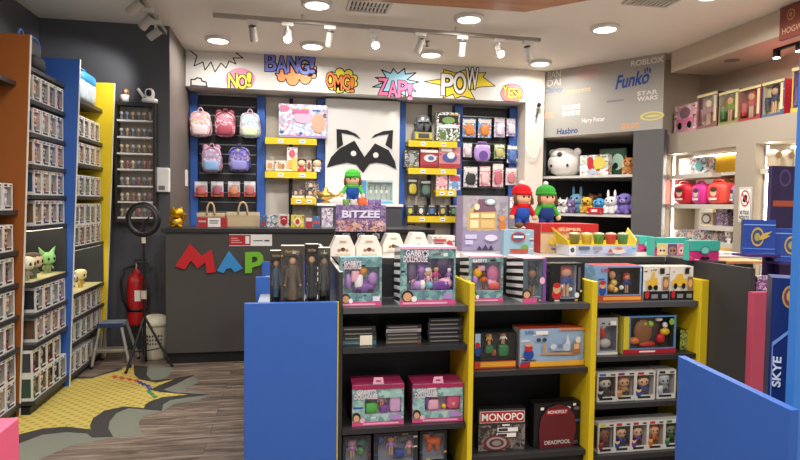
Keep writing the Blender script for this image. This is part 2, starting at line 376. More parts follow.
p = aZ(427, 41, CEIL); b = MB(); b.lathe([(.004, -.06), (.022, -.055), (.022, -.05), (.008, -.045), (.008, -.02), (.03, -.006), (.03, -.001)], C('8a8580', .3, .8), n=12)
thing(b, 'fire_sprinkler', 'small metal fire sprinkler on the ceiling above the POW star', 'sprinkler', p)

# ------------------------------------------------------------------ floor graphic
def cropz(pts, sx, ox, oy, z):
    return [aZ(ox+x/sx, oy+y/sx, z) for x, y in pts]
S4 = 748/260
fd = empty('floor_decal', 'yellow comic burst sticker with dots and dark outline on the plank floor', 'floor sticker', (-1.2, 3.6, 0))
grayp = [(-60,470),(-60,380),(57,380),(260,330),(330,305),(400,300),(425,190),(497,192),(488,215),(455,236),(560,222),(578,234),(520,262),(610,271),(568,290),(500,300),(468,320),(415,335),(398,352),(408,390),(330,396),(200,420),(90,470)]
darkp = [(-60,450),(-60,360),(57,360),(200,300),(300,230),(375,192),(382,188),(425,190),(422,215),(436,231),(500,226),(560,215),(505,243),(470,258),(500,266),(605,272),(540,280),(490,288),(470,300),(465,319),(420,315),(370,311),(335,325),(315,350),(312,370),(326,394),(265,396),(250,384),(190,380),(120,388),(57,412)]
yelp = [(-60,440),(-60,340),(40,340),(57,325),(185,246),(215,226),(270,222),(345,203),(365,190),(384,186),(386,215),(400,228),(450,238),(500,228),(455,247),(430,258),(460,265),(540,272),(470,279),(435,290),(418,300),(414,311),(360,306),(300,318),(268,340),(258,362),(262,372),(190,364),(120,370),(57,386)]
for nm, pts, z, m in (('grey_shadow', grayp, .0008, C('7d8074', .55)), ('dark_outline', darkp, .0016, C('3a3938', .55)), ('yellow_burst', yelp, .0024, dotted('cbb75f', 'ad984a'))):
    b = MB(); b.prism(cropz(pts, S4, 0, 300, z), (0, 0, .0004), m); b.build(nm, fd, True)
b = MB()    # dark sweep at the rack end of the burst
up = cropz([(200,222),(260,222),(345,196),(345,200),(262,226),(205,227)], S4, 0, 300, .003); b.prism(up, (0, 0, .0004), C('403f3e', .55)); b.build('dark_sweep', fd, True)
def floor_arc_text(s, c0, c1, mcol):
    pass
b = MB()
cols = ['c84a3a']*4+['3d4a9a']*4+['3f8a4a']*3
pth = [(330,222),(350,226),(372,229),(392,233),(402,238),(412,243),(424,248),(430,256),(428,264),(436,271),(444,279)]
for (x, y), c in zip(pth, cols):
    pts = cropz([(x-9,y-4),(x+5,y-5),(x+10,y+1),(x-2,y+4)], S4, 0, 300, .0030)
    b.prism(pts, (0, 0, .0004), C(c, .5))
b.build('lettering', fd, True)

# ------------------------------------------------------------------ service counter
ct = empty('service_counter', 'dark grey service counter with coloured wooden letters on its front', 'counter', (-.3, 5.65, 0))
mCT = panelmat('4a4845', .5, .05, .08)
b = MB(); b.box(-1.03, 1.35, 5.36, 5.95, .10, 1.15, mCT); b.build('front_panel', ct, True)
b = MB(); b.box(-1.03, 1.35, 5.40, 5.95, .0, .099, C('1c1b1b', .6)); b.build('kick_plinth', ct, True)
b = MB(); b.box(-1.06, 1.35, 5.335, 6.0, 1.151, 1.19, C('2b2a2b', .35)); bevel(b.build('countertop', ct, True))
def letter(nm, polys, col, label):
    """crop-traced outline cut 2 cm thick and fixed on the counter front"""
    b = MB()
    for pts in polys: b.prism([aY(160+x/4, 180+y/4, 5.335) for x, y in pts], (0, .024, 0), C(col, .4))
    o = b.build(nm, ct, True); o['label'] = label
letter('letter', [[(60,345),(120,255),(164,304),(206,279),(222,368),(188,373),(181,330),(150,354),(124,322),(98,358)]], 'c3232b', 'red wooden letter M')
letter('letter', [[(228,363),(274,284),(330,354),(299,370),(284,352),(263,357),(256,374)]], '3a8ccc', 'blue wooden letter A')
_c = aY(160+272/4, 180+334/4, 5.334)
letter('letter', [[(340,290),(368,288),(368,372),(340,373)], [(368,288),(398,289),(412,305),(414,325),(400,342),(368,350),(368,332),(384,328),(390,318),(386,308),(368,307)]], '76b82e', 'lime green wooden letter P')
# card on the counter front
sg = empty('counter_sign', 'red and white paper notice taped to the counter front above the letters', 'sign', aY(250, 246, 5.352))
def pxrect(b, x0, y0, x1, y1, Yp, m, dy=0):
    a = aY(x0, y1, Yp); c = aY(x1, y0, Yp); b.rect(a.x, c.x, a.z, c.z, Yp+dy, m)
a, c = aY(229, 246, 5.35), aY(272, 234.5, 5.35)
b = MB(); b.box(a.x, c.x, 5.352, 5.359, a.z, c.z, mWHITE); b.build('paper', sg, True)
b = MB(); w = c.x-a.x; h = c.z-a.z
b.rect(a.x, a.x+w*.5, a.z+h*.05, a.z+h*.95, 5.351, C('b3242a', .5)); b.rect(a.x+w*.38, a.x+w*.47, a.z+h*.2, a.z+h*.85, 5.350, mWHITE)
for k in range(3): b.rect(a.x+w*.05, a.x+w*(.3-.05*k), a.z+h*(.28+.18*k), a.z+h*(.34+.18*k), 5.350, C('e8b6b0', .5))
b.rect(a.x+w*.56, a.x+w*.78, a.z+h*.42, a.z+h*.5, 5.350, C('444444', .5)); b.rect(a.x+w*.82, a.x+w*.94, a.z+h*.4, a.z+h*.52, 5.350, C('444444', .5)); b.build('print', sg, True)

# ------------------------------------------------------------------ header with comic bursts
HY = 6.87; HX0, HX1, HZ0, HZ1 = -1.105, 2.858, 2.686, CEIL-.002
hd = empty('header_board', 'long white header board printed with comic sound bursts', 'header sign', (.9, HY+.2, HZ0))
b = MB(); b.box(HX0, HX1, HY, HY+.03, HZ0, HZ1, C('d9d6d1', .45)); b.box(HX0, HX1, HY+.03, 7.299, HZ0, HZ0+.03, C('e2ddd5', .5)); b.build('board', hd, True)
def hp(x, y, d=0): 
    p = aY(x, y, HY-d); return p
def starpts(px, py, rx, ry, n, inner=.6, seed=0, rot=0.):
    rr = random.Random(seed); pts = []
    for i in range(2*n):
        t = rot+pi*i/n; k = (1 if i % 2 == 0 else inner)*(.85+.3*rr.random()); pts.append((px+rx*k*cos(t), py+ry*k*sin(t)))
    return pts
def clip(pts):
    out = []
    for x, y in pts: out.append((x, y))
    return out
def hpoly(b, pts, layer, m):
    P = []
    for x, y in pts:
        p = hp(x, y); P.append((p.x, HY-.0006*layer, min(max(p.z, HZ0+.002), HZ1-.002)))
    b.poly(P, m)
def grow(pts, k, cx=None, cy=None):
    cx = sum(p[0] for p in pts)/len(pts) if cx is None else cx; cy = sum(p[1] for p in pts)/len(pts) if cy is None else cy
    out = []
    for x, y in pts:
        d = math.hypot(x-cx, y-cy) or 1; out.append((x+(x-cx)/d*k, y+(y-cy)/d*k))
    return out
INK = C('15151a', .5)
def htext(b, s, x0, y0, x1, y1, col, layer, dy=0, ow=1.0):
    """lettering between px corners, each letter its own height, black outline behind"""
    n = len(s); w = (x1-x0)/n
    for i, ch in enumerate(s):
        xa = x0+i*w; yc = (y0+y1)/2+dy*(i-(n-1)/2)+(.8 if i % 2 else -.8); hh = (y1-y0)/2
        wi = w*(.55 if ch in '!I' else 1.05)
        a = hp(xa, yc+hh); c = hp(xa+wi, yc-hh)
        o = .0035*ow*2.0
        for dx, dz in ((o,0),(-o,0),(0,o),(0,-o),(o,o),(-o,-o),(o,-o),(-o,o)):
            b.text(ch, a.x+dx, c.x+dx, a.z+dz, c.z+dz, HY-.0006*layer-.0001*(dx>0), INK, off=.035)
        b.text(ch, a.x, c.x, a.z, c.z, HY-.0006*(layer+1), C(col, .5), off=.02)
def outline_poly(b, pts, layer, col, k=.9):
    hpoly(b, pts, layer, C(col, .5)); n = len(pts); hw = .0065*k
    for i in range(n):
        p, q = hp(*pts[i]), hp(*pts[(i+1) % n]); p.z = min(max(p.z, HZ0+.002), HZ1-.002); q.z = min(max(q.z, HZ0+.002), HZ1-.002)
        d = Vector((q.x-p.x, 0, q.z-p.z))
        if d.length < .004 or (p.z >= HZ1-.0021 and q.z >= HZ1-.0021): continue
        d.normalize(); m = Vector((-d.z, 0, d.x))*hw; p = p-d*hw*.6; q = q+d*hw*.6; y = HY-.0006*(layer+1)
        b.poly([(v.x, y, v.z) for v in (p+m, p-m, q-m, q+m)], INK)
def cloudpts(cx, cy, rx, ry, n, seed=0):
    pts = []
    for i in range(n):
        t0 = 2*pi*i/n; t1 = 2*pi*(i+1)/n
        ax, ay = cx+rx*cos(t0), cy+ry*sin(t0); bx, by = cx+rx*cos(t1), cy+ry*sin(t1)
        mx, my = (ax+bx)/2, (ay+by)/2; r = math.hypot(bx-ax, by-ay)/2; base = math.atan2(ay-my, ax-mx)
        for k in range(6): 
            t = base+pi*k/6; pts.append((mx+r*cos(t), my+r*sin(t)))
    return pts
WH = 'd9d6d1'
b = MB(); outline_poly(b, [(190,50.5),(197,56),(194,66),(203,62),(205,70),(211,62),(215,72),(221,63),(226,68),(229,61),(236,64),(233,58),(243,58),(236,53),(238,52.5),(190,49.6)], 1, WH, .9)
b.build('burst_graphic', hd, True)['label'] = 'empty white burst with black spiky outline'
b = MB(); outline_poly(b, [(191,84.5),(191,79.5),(195,79.5),(197,77.8),(201,78.5),(202,81),(206,82),(207,86.5),(191,85.5)], 1, WH, 1.1); b.build('burst_graphic', hd, True)['label'] = 'small white cloud outline'
b = MB(); hpoly(b, [(240+15*cos(t), 79+11*sin(t)) for t in [2*pi*i/24 for i in range(24)]], 1, C('d98aa6', .5)); htext(b, 'NO!', 228, 74, 256, 88, 'f0e04a', 2, -.6); b.build('burst_graphic', hd, True)['label'] = 'pink circle with yellow lettering'
b = MB(); outline_poly(b, cloudpts(296, 74, 20, 5.5, 9), 1, 'ef9a5e'); outline_poly(b, cloudpts(310, 70, 6, 4, 6), 1, 'ef9a5e'); htext(b, 'BANG!', 265, 55.5, 320, 73, '7d84d8', 4, .5, 1.2); b.build('burst_graphic', hd, True)['label'] = 'periwinkle lettering over an orange cloud'
b = MB(); outline_poly(b, cloudpts(342, 81, 14, 9, 9), 1, 'f0e04a'); htext(b, 'OMG!', 326, 75, 358, 90, 'ef8a4a', 4, 1.2); b.build('burst_graphic', hd, True)['label'] = 'yellow cloud with orange lettering'
b = MB(); outline_poly(b, starpts(396, 82, 22, 16, 11, .58, 5), 1, '9fd4ea', 1.0); htext(b, 'ZAP!', 378, 81, 417, 97.5, 'f07aa8', 4, 1.2); b.build('burst_graphic', hd, True)['label'] = 'light blue star with pink lettering'
b = MB(); outline_poly(b, [(424,81.5),(442,79),(444,69.5),(456,73),(464,70),(478,73),(486,72.5),(483,77),(495,86),(480,87),(470,90),(475,101),(462,96),(455,101),(453,94),(443,99),(444,90),(440,85)], 1, 'f0d83a', .8); htext(b, 'POW', 441, 72, 478, 93, 'f6f4f0', 4, -3, 1.3); b.build('burst_graphic', hd, True)['label'] = 'yellow star with white lettering'
b = MB(); outline_poly(b, [(512+11.5*cos(t), 93.5+9.8*sin(t)) for t in [2*pi*i/24 for i in range(24)]], 1, 'e87a84', .6); htext(b, 'YES!', 502.5, 88, 523, 98, 'f0e04a', 4, 1.0, .8); b.build('burst_graphic', hd, True)['label'] = 'coral circle with yellow lettering'

# ------------------------------------------------------------------ back wall bays
BY = 7.22
def bpx(x, y, Yp=BY): return aY(x, y, Yp)
def post(x0, x1, name, label, m, y1=7.15, ztop=2.66):
    a = bpx(x0, 110, y1).x; c = bpx(x1, 110, y1).x
    b = MB(); b.box(a, c, y1, 7.298, 0, ztop, m); b.box(a-.004, a, y1+.02, 7.28, 0, ztop, mBLK) ; o = tag(b.build(name), label, 'wall post'); return a, c
PL = [(190, 197.5, 'blue upright post at the far left of the backpack wall'), (257, 265, 'blue upright post between the backpacks and first yellow shelves'),
      (317, 325, 'blue upright post at the left edge of the raccoon panel'), (399.5, 406, 'blue upright post at the right edge of the raccoon panel'),
      (455, 463, 'blue upright post between the helmet shelves and the blister packs'), (510, 518, 'blue upright post at the far right, beside the pale pillar')]
PX = []
for x0, x1, s in PL: PX.append(post(x0, x1, 'upright_post', s, mBLUE))
def slatwall(xa, xb, label):
    e = empty('slatwall_panel', label, 'slatwall', ((xa+xb)/2, 7.26, 0))
    b = MB(); b.box(xa+.005, xb-.005, 7.25, 7.298, 0, 2.66, mBLK); b.build('backing', e, True)
    b = MB(); z = .42
    while z < 2.62: b.box(xa+.005, xb-.005, 7.225, 7.249, z, z+.098, panelmat('2b2c2f', .45, .05)); z += .112
    b.build('slats', e, True)
    b = MB(); z = .52
    while z < 2.62: b.box(xa+.006, xb-.006, 7.222, 7.2245, z-.003, z+.007, C('8a8c8e', .3, .7)); z += .112
    b.build('metal_inserts', e, True)
    return e
slatwall(PX[0][1]+.002, PX[1][0]-.006, 'black slatwall panel hung with mini backpacks')
slatwall(PX[4][1]+.002, PX[5][0]-.006, 'black slatwall panel hung with blister packs and accessories')
def shelfbay(xa, xb, shelves, label, rail_px):
    e = empty('wall_bay', label, 'shelving', ((xa+xb)/2, 7.2, 0))
    b = MB(); b.box(xa+.006, xb-.006, 7.25, 7.298, .2, 2.66, C('d8d0c4', .6)); b.build('back_panel', e, True)
    r = bpx(rail_px, 130, 7.22).x
    b = MB(); b.box(r-.022, r+.022, 7.215, 7.249, .2, 2.66, mBLK); b.build('slotted_rail', e, True)
    for (x0, x1, y0, dep) in shelves:
        Yf = 7.0-dep+.2; A = aY(x0, y0, Yf); B = aY(x1, y0, Yf)
        xl = max(A.x, xa+.008); xr = min(B.x, xb-.008)
        b = MB(); b.box(xl, xr, Yf, Yf+.015, A.z-.075, A.z, mYEL); b.box(xl, xr, Yf+.015, 7.214, A.z-.03, A.z, mYEL); sh = b.build('shelf', e, True)
        for u in (.3, .72):
            b = MB(); xx = xl+(xr-xl)*u; b.box(xx-.03, xx+.03, Yf-.003, Yf-.0005, A.z-.06, A.z-.018, mWHITE); b.rect(xx-.02, xx+.02, A.z-.045, A.z-.035, Yf-.0035, C('4a4a4a', .5)); t_ = b.build('price_tag', e, True); t_.parent = sh
    return e
SB2 = [(263, 321, 137, .2), (263, 321, 171, .2), (291, 321, 198, .2)]
SB3 = [(404, 461, 140, .2), (404, 461, 167.5, .2), (436, 461, 190, .2), (405, 461, 216, .2)]
shelfbay(PX[1][1], PX[2][0], SB2, 'wall bay of three bright yellow shelves left of the raccoon panel', 291)
shelfbay(PX[3][1], PX[4][0], SB3, 'wall bay of four bright yellow shelves right of the raccoon panel', 430)
YSH = 7.0   # front plane of these shelves
# raccoon panel
rp = empty('mascot_panel', 'white wall panel with black raccoon mask logo', 'logo panel', ((PX[2][1]+PX[3][0])/2, 7.1, 0))
b = MB(); b.box(PX[2][1]+.004, PX[3][0]-.008, 7.08, 7.298, 0, 2.66, C('dddbd7', .45)); b.build('panel', rp, True)
def rpoly(b, pts): b.prism([aY(320+x/3.636, 80+y/3.636, 7.07) for x, y in pts], (0, .0095, 0), C('121214', .4))
b = MB()
rpoly(b, [(25,318),(40,280),(70,250),(125,220),(162,280),(200,230),(250,255),(272,295),(278,325),(240,305),(205,300),(180,305),(157,338),(133,308),(100,300),(60,308)])
rpoly(b, [(62,250),(60,178),(100,182),(130,195),(146,212),(120,200),(78,192),(84,235)])
rpoly(b, [(262,252),(266,182),(230,186),(200,198),(186,212),(212,202),(250,196),(238,236)])
b.build('logo', rp, True)
b = MB()
for x, y in ((122, 267), (203, 273)):
    c = aY(320+x/3.636, 80+y/3.636, 7.066); b.cyl((c.x, 7.066, c.z), (c.x, 7.0695, c.z), .033, C('dddbd7', .45), 16)
b.build('eye', rp, True)
# ------------------------------------------------------------------ corner: brand board and cabinet
dbz0, dbz1 = 2.27, CEIL-.002
bb = empty('brand_board', 'pale grey diagonal board printed with toy brand logos', 'brand sign', D0+DU*DL/2)
mBB = panelmat('aaa69f', .5, .02, scale=2)
def dl(b): b.T = Dm; return b
b = dl(MB()); b.box(0, DL, 0, .02, dbz0, dbz1, mBB); b.T = Matrix.Identity(4)
b.prism([D0+Vector((.0, .0, dbz0))+DN*.021, D1+Vector((0, 0, dbz0))+DN*.021, Vector((4.09, 5.99, dbz0)), Vector((4.09, 6.13, dbz0)), Vector((4.615, 6.13, dbz0)), Vector((4.615, 7.295, dbz0)), Vector((3.13, 7.295, dbz0))], (0, 0, .03), C('e6dccd', .5))
b.build('board', bb, True)
def dpt(px, py):
    """pixel onto the diagonal plane: (distance along it, height)"""
    d = FW*F + R2*(px-400) - U2*(py-230); n = Vector((DN.x, DN.y, 0)); t = ((D0-CAM)*1).dot(n)/d.dot(n); p = CAM+d*t
    return (p-D0).dot(DU), p.z
def logo(s, x0, y0, x1, y1, col, label=None, slant=0., off=.01, tilt=0.):
    xm = (x0+x1)/2; a = (dpt(x0, y1)[0], dpt(xm, y1)[1]); c = (dpt(x1, y0)[0], dpt(xm, y0)[1]); b = dl(MB())
    rows = s.split('\n'); n = len(rows); h = (c[1]-a[1])/n
    for i, r_ in enumerate(rows): b.text(r_, a[0], c[0], c[1]-h*(i+1)+h*.1, c[1]-h*i-h*.05, -.002, C(col, .5), off=off, slant=slant, tilt=tilt)
    o = b.build('logo', bb, True)
    if label: o['label'] = label
logo('BAN\nDAI', 547.5, 71, 561, 86.5, 'e8e4dc', 'white stacked lettering')
def blk(x0, y0, x1, y1, col, n, rows, label):
    xm = (x0+x1)/2; a = (dpt(x0, y1)[0], dpt(xm, y1)[1]); c = (dpt(x1, y0)[0], min(dpt(xm, y0)[1], dbz1-.01)); b = dl(MB()); w = (c[0]-a[0])/n; h = (c[1]-a[1])/rows
    for i in range(n):
        for j in range(rows):
            x = a[0]+i*w; z = a[1]+j*h; b.rect(x+w*.08, x+w*.85, z+h*.1, z+h*.85, -.002, C(col, .5))
            b.rect(x+w*.32, x+w*.6, z+h*.35, z+h*.62, -.003, mBB)
    b.build('logo', bb, True)['label'] = label
blk(576, 65, 600, 80, 'c99a96', 5, 3, 'dusty pink block lettering')
logo('Disney', 545, 86.5, 563, 95, '7486a8', 'slate blue script lettering', .3)
logo('HOT WHEELS', 565, 88, 591, 93.5, 'd8bf8e', 'pale amber lettering') if False else blk(565, 88.5, 591, 93, 'd8c294', 8, 1, 'pale amber lettering')
logo('Funko', 616.5, 71.5, 650, 88, '2d55a5', 'blue script lettering', .25, .03, R(4))
b = dl(MB())
for k, (x, y) in enumerate(((645.5, 70.5), (648, 68.8), (650.5, 70))):
    q_ = dpt(x, y); b.rect(q_[0]-.012, q_[0]+.004, q_[1]-.03, q_[1]+.02, -.002, C('2d55a5', .5))
b.build('logo', bb, True)['label'] = 'blue crown over the script'
logo('ROBLOX', 631, 58, 664, 65, 'e8e4dc', 'white block lettering', 0, .03)
logo('STAR\nWARS', 637, 90, 658, 101, 'e8e4dc', 'white two-line lettering', 0, .03)
blk(607, 99.5, 624, 102, '7d7f88', 7, 1, 'tiny grey lettering')
blk(562, 104, 581, 116, 'e8e4dc', 4, 2, 'white tilted lettering')
logo('Harry Potter', 582, 117, 605, 124, 'f6f2ea', 'white wizard lettering')
logo('Hasbro', 557, 127.5, 578, 134.5, '2d4a85', 'navy lettering', .15, .02)
blk(544, 111, 555, 119, 'd9b193', 2, 1, 'pale orange block logo')
blk(621, 122, 640, 129, 'dda87a', 4, 1, 'orange lettering')
b = dl(MB()); p_ = dpt(652, 116); 
for k in range(1): b.disc(p_[0], p_[1], .13, .05, -.002, C('ddd074', .5)); b.disc(p_[0], p_[1], .1, .033, -.003, mBB); b.disc(p_[0]+.01, p_[1], .08, .014, -.004, C('ddd074', .5))
b.build('logo', bb, True)['label'] = 'yellow oval logo'
# cabinet
cc = empty('corner_cabinet', 'tall grey open corner cabinet full of plush toys below the brand board', 'cabinet', D0+DU*DL/2+DN*.3)
mCC = panelmat('5e5c5d', .5, .03)
la = dpt(541, 170)[0]; ra0 = dpt(632.5, 170)[0]; ra1 = DL+.02
b = dl(MB()); b.box(-.05, la, .0, .12, 0, dbz0-.004, mCC); b.build('left_side', cc, True)
b = dl(MB()); b.box(ra0, ra1, .0, .1, 0, dbz0-.004, mCC); b.build('right_side', cc, True)
corner = [D0+DU*la+DN*.03, D0+DU*ra0+DN*.03, Vector((4.09, 6.13, 0)), Vector((4.6, 6.13, 0)), Vector((4.6, 7.28, 0)), Vector((3.3, 7.28, 0))]
b = MB(); b.box(3.14, 4.61, 7.282, 7.297, 0, dbz0-.004, C('4a494b', .6)); b.build('back_panel', cc, True)
b = MB(); b.box(4.602, 4.616, 6.12, 7.28, 0, dbz0-.004, C('4a494b', .6)); b.build('back_panel', cc, True)
CSZ = [dpt(590, 175)[1], dpt(590, 214)[1], .8, .35]
for z in CSZ:
    b = MB(); b.prism([p+Vector((0, 0, z-.03)) for p in corner], (0, 0, .03), C('cfcac4', .5)); b.build('shelf', cc, True)
# security camera and cable on the pillar
p = aY(538, 106, 6.86); e = empty('security_camera', 'small black and white security camera on the pale pillar', 'camera', p)
b = MB(); b.cyl(p, p+Vector((0, .018, 0)), .035, mWHITE, 14); b.build('mount', e, True)
b = MB(); b.ball(p+Vector((0, -.03, .01)), (.026, .03, .03), mBLK); b.cyl(p+Vector((0, -.0, -.04)), p+Vector((-.03, -.02, -.14)), .012, mBLK); b.build('lens_housing', e, True)
b = MB(); b.tube([aY(x, y, 6.855) for x, y in ((526.5, 146), (527, 152), (530, 157), (535, 158), (538, 154), (540, 146), (540.5, 137))], .006, mWHITE, 6); b.build('cable', e, True)

# ------------------------------------------------------------------ left racks
XW = -2.238; XF = -1.63
def rack(ya, yb, zs, col, mcol, label, xf=XF, thick=.02, ztop=2.47, cub=None):
    e = empty('shelf_rack', label, 'shelf rack', ((XW+xf)/2, (ya+yb)/2, 0))
    b = MB(); b.box(XW, XW+.02, ya, yb-thick-.001, .0, ztop-.05, mBACK); b.build('back_panel', e, True)
    b = MB(); lo = -1.63 if xf == XF else -1.72; hi = lo+.10
    b.prism([(XW, yb-thick, 0), (lo, yb-thick, 0), (hi, yb-thick, ztop), (XW, yb-thick, ztop)], (0, thick, 0), mcol, mEDGE if False else mcol)
    b.prism([(lo+.0005, yb-thick, 0), (lo+.004, yb-thick, 0), (hi+.004, yb-thick, ztop), (hi+.0005, yb-thick, ztop)], (0, thick, 0), C('d6d2c4', .5))
    b.build('side_panel', e, True)
    for z in zs:
        b = MB(); b.box(XW+.021, xf, ya+.001, yb-thick-.001, z-.028, z, mSHELF); b.build('shelf', e, True)
    b = MB(); b.box(XW+.021, xf-.03, ya+.001, yb-thick-.001, 0, .05, mBLK); b.build('plinth', e, True)
    if cub:
        z0, z1 = cub; b = MB(); b.box(XW+.021, XW+.2, ya+.001, yb-thick-.001, z0+.001, z1-.03, C('4b4e55', .4)); b.build('cubicle_back', e, True); q = MB(); q.box(XW+.205, xf-.004, yb-thick-.012, yb-thick-.0015, z0+.004, z1-.035, C('33353a', .4)); q.build('cubicle_side', e, True)
        l = MB(); l.box(XW+.21, xf-.02, ya+.02, yb-thick-.03, z1-.034, z1-.0285, C('fff4dc', .4, 0, 2.2)); l.build('light_strip', e, True)
        g = MB(); g.box(XW+.21, xf-.01, ya+.002, yb-thick-.002, z0+.0005, z0+.003, C('d8cf9a', .4)); g.build('pale_mat', e, True)
    return e
ZB = [2.28, 2.07, 1.855, 1.65, 1.45, 1.245, .878, .665, .466, .09]
ZC = [2.23, 1.93, 1.715, 1.453, 1.052, .682, .493, .304, .068]
ZA = [2.17, 1.35, 1.09, .88, .67, .46, .09]
rack(3.3, 4.215, ZA, ORG, mORG, 'tall black shelf rack ending in an orange side panel at the left edge', xf=-1.705)
rack(4.217, 4.85, ZB, BLUE, mBLUE, 'tall black shelf rack between the orange panel and blue panel', cub=(.878, 1.245))
rack(4.852, 5.75, ZC, YEL, mYEL, 'tall black shelf rack between the blue panel and yellow panel', cub=(.682, 1.052))

# ------------------------------------------------------------------ boxed vinyl figures (one master of each kind, then copies)
SKIN = ['e2b48e', 'd8a67c', '8a5a3c', 'c9c2ba', '7c8f6a', 'b9bfc6']
def pop_master(i, bgc, hair, bodyc, skin, logo_, w=.115, h=.158, d=.09, label='x'):
    wm = C('d3d0ca', .35); b = MB()
    t = .007; wx0, wx1 = -w/2+.008, w/2-.008; wz0, wz1 = .027, h-.022
    b.box(-w/2, w/2, t, d, 0, .002, wm); b.box(-w/2, w/2, t, d, h-.002, h, wm); b.box(-w/2, -w/2+.002, t, d, .002, h-.002, wm); b.box(w/2-.002, w/2, t, d, .002, h-.002, wm)
    b.box(-w/2+.002, w/2-.002, .05, .055, .002, h-.002, C(bgc, .5)); b.box(-w/2+.002, w/2-.002, d-.006, d, .002, h-.002, C(bgc, .5))
    b.box(-w/2, wx0, 0, t, 0, h, wm); b.box(wx1, w/2, 0, t, 0, h, wm); b.box(wx0, wx1, 0, t, 0, wz0, wm); b.box(wx0, wx1, 0, t, wz1, h, wm)
    for sx in (-1, 1): b.rect(-.001, 0, 0, 0, 0, wm) if False else None
    # printed sides, name bar, corner art
    b.poly([(-w/2-.0006, d*.12, .02), (-w/2-.0006, d*.9, .02), (-w/2-.0006, d*.9, h-.02), (-w/2-.0006, d*.12, h-.02)][::-1], C(bgc, .4))
    b.poly([(w/2+.0006, d*.12, .02), (w/2+.0006, d*.9, .02), (w/2+.0006, d*.9, h-.02), (w/2+.0006, d*.12, h-.02)], C(bgc, .4))
    b.rect(wx0+.006, wx1-.018, .010, .022, -.0006, C('222226', .4)); b.rect(wx0+.004, wx0+.04, h-.019, h-.006, -.0006, C(logo_, .4)); b.rect(wx1-.03, wx1-.004, h-.017, h-.009, -.0006, C('1c1c20', .4))
    b.disc(wx0+.012, .042, .017, .024, -.0006, C(bodyc, .4)); b.disc(wx0+.012, .057, .015, .014, -.0012, C(skin, .4)); b.disc(wx0+.012, .066, .014, .008, -.0018, C(hair, .4))
    r_ = b.build('boxed_figure'); tag(r_, label, 'toy box')
    g = MB(); y = .0305
    g.ball((0, y, .098), (.034, .022, .03), C(skin, .5), .8); g.ball((0, y+.002, .110), (.037, .022, .022), C(hair, .5), .85)
    g.ball((0, y, .058), (.018, .014, .022), C(bodyc, .5)); g.cyl((-.009, y, .033), (-.009, y, .05), .009, C('26262c', .5), 8); g.cyl((.009, y, .033), (.009, y, .05), .009, C('26262c', .5), 8)
    g.cyl((-.018, y, .068), (-.026, y-.006, .046), .006, C(bodyc, .5), 8); g.cyl((.018, y, .068), (.026, y-.006, .046), .006, C(bodyc, .5), 8)
    for sx in (-1, 1): g.ball((sx*.014, y-.0205, .095), (.005, .003, .006), mBLK, 1, 8, 6)
    g.build('vinyl_figure', r_)
    k = MB(); k.box(wx0, wx1, .0025, .0035, wz0, wz1, mDGLASS); k.build('window', r_)
    return r_
KINDS = [('3a4a66', '2a2018', '2c4a8a', SKIN[0], 'b02a2a'), ('5c2f2f', '4a2c1a', '8a2a2a', SKIN[1], 'd8a22a'), ('2c2c34', '14141a', '2a2a30', SKIN[3], '3a62a8'), ('47525a', 'c8a060', '5a6a4a', SKIN[0], '1c1c20'),
         ('66503a', '8a5a2a', 'b08a4a', SKIN[1], '7a2a6a'), ('354a3a', '3a2a1a', '3a6a3a', SKIN[4], '2a7a4a'), ('4a3a5c', '2a2030', '6a3a7a', SKIN[0], 'b02a2a'), ('7a7a80', 'd8d8d8', '9aa0a8', SKIN[5], '2a2a30'),
         ('8a5a2a', '8a3a1a', 'c86a1a', SKIN[1], 'c03a2a'), ('3c3c40', '1a1a1e', '8a1a22', SKIN[2], 'c8c22a')]
MASTERS = []; _used = []
for i, k in enumerate(KINDS):
    m = pop_master(i, *k); MASTERS.append(m); _used.append(False)
def pop(kind, loc, rz, label, group, s=1.):
    """first use moves the master itself, later uses copy it and its parts"""
    kind %= len(MASTERS); m = MASTERS[kind]
    if not _used[kind]:
        _used[kind] = True; place(m, loc, rz); m['label'] = label; m['group'] = group; m.scale = (s, s, s); return m
    c = copy_tree(m, loc, rz, label, group); c.scale = (s, s, s); return c
rng = random.Random(3)
def pop_row(ya, yb, n, z, xf, label, group, jit=.004, s=1.065):
    """boxes along a left-hand shelf, facing the aisle"""
    st = (yb-ya)/n
    for i in range(n):
        y = ya+st*(i+.5)
        pop(rng.randrange(10), (xf-.012-rng.random()*jit, y, z+.0008), R(90), label.format(ORD[n-1-i]), group, s)
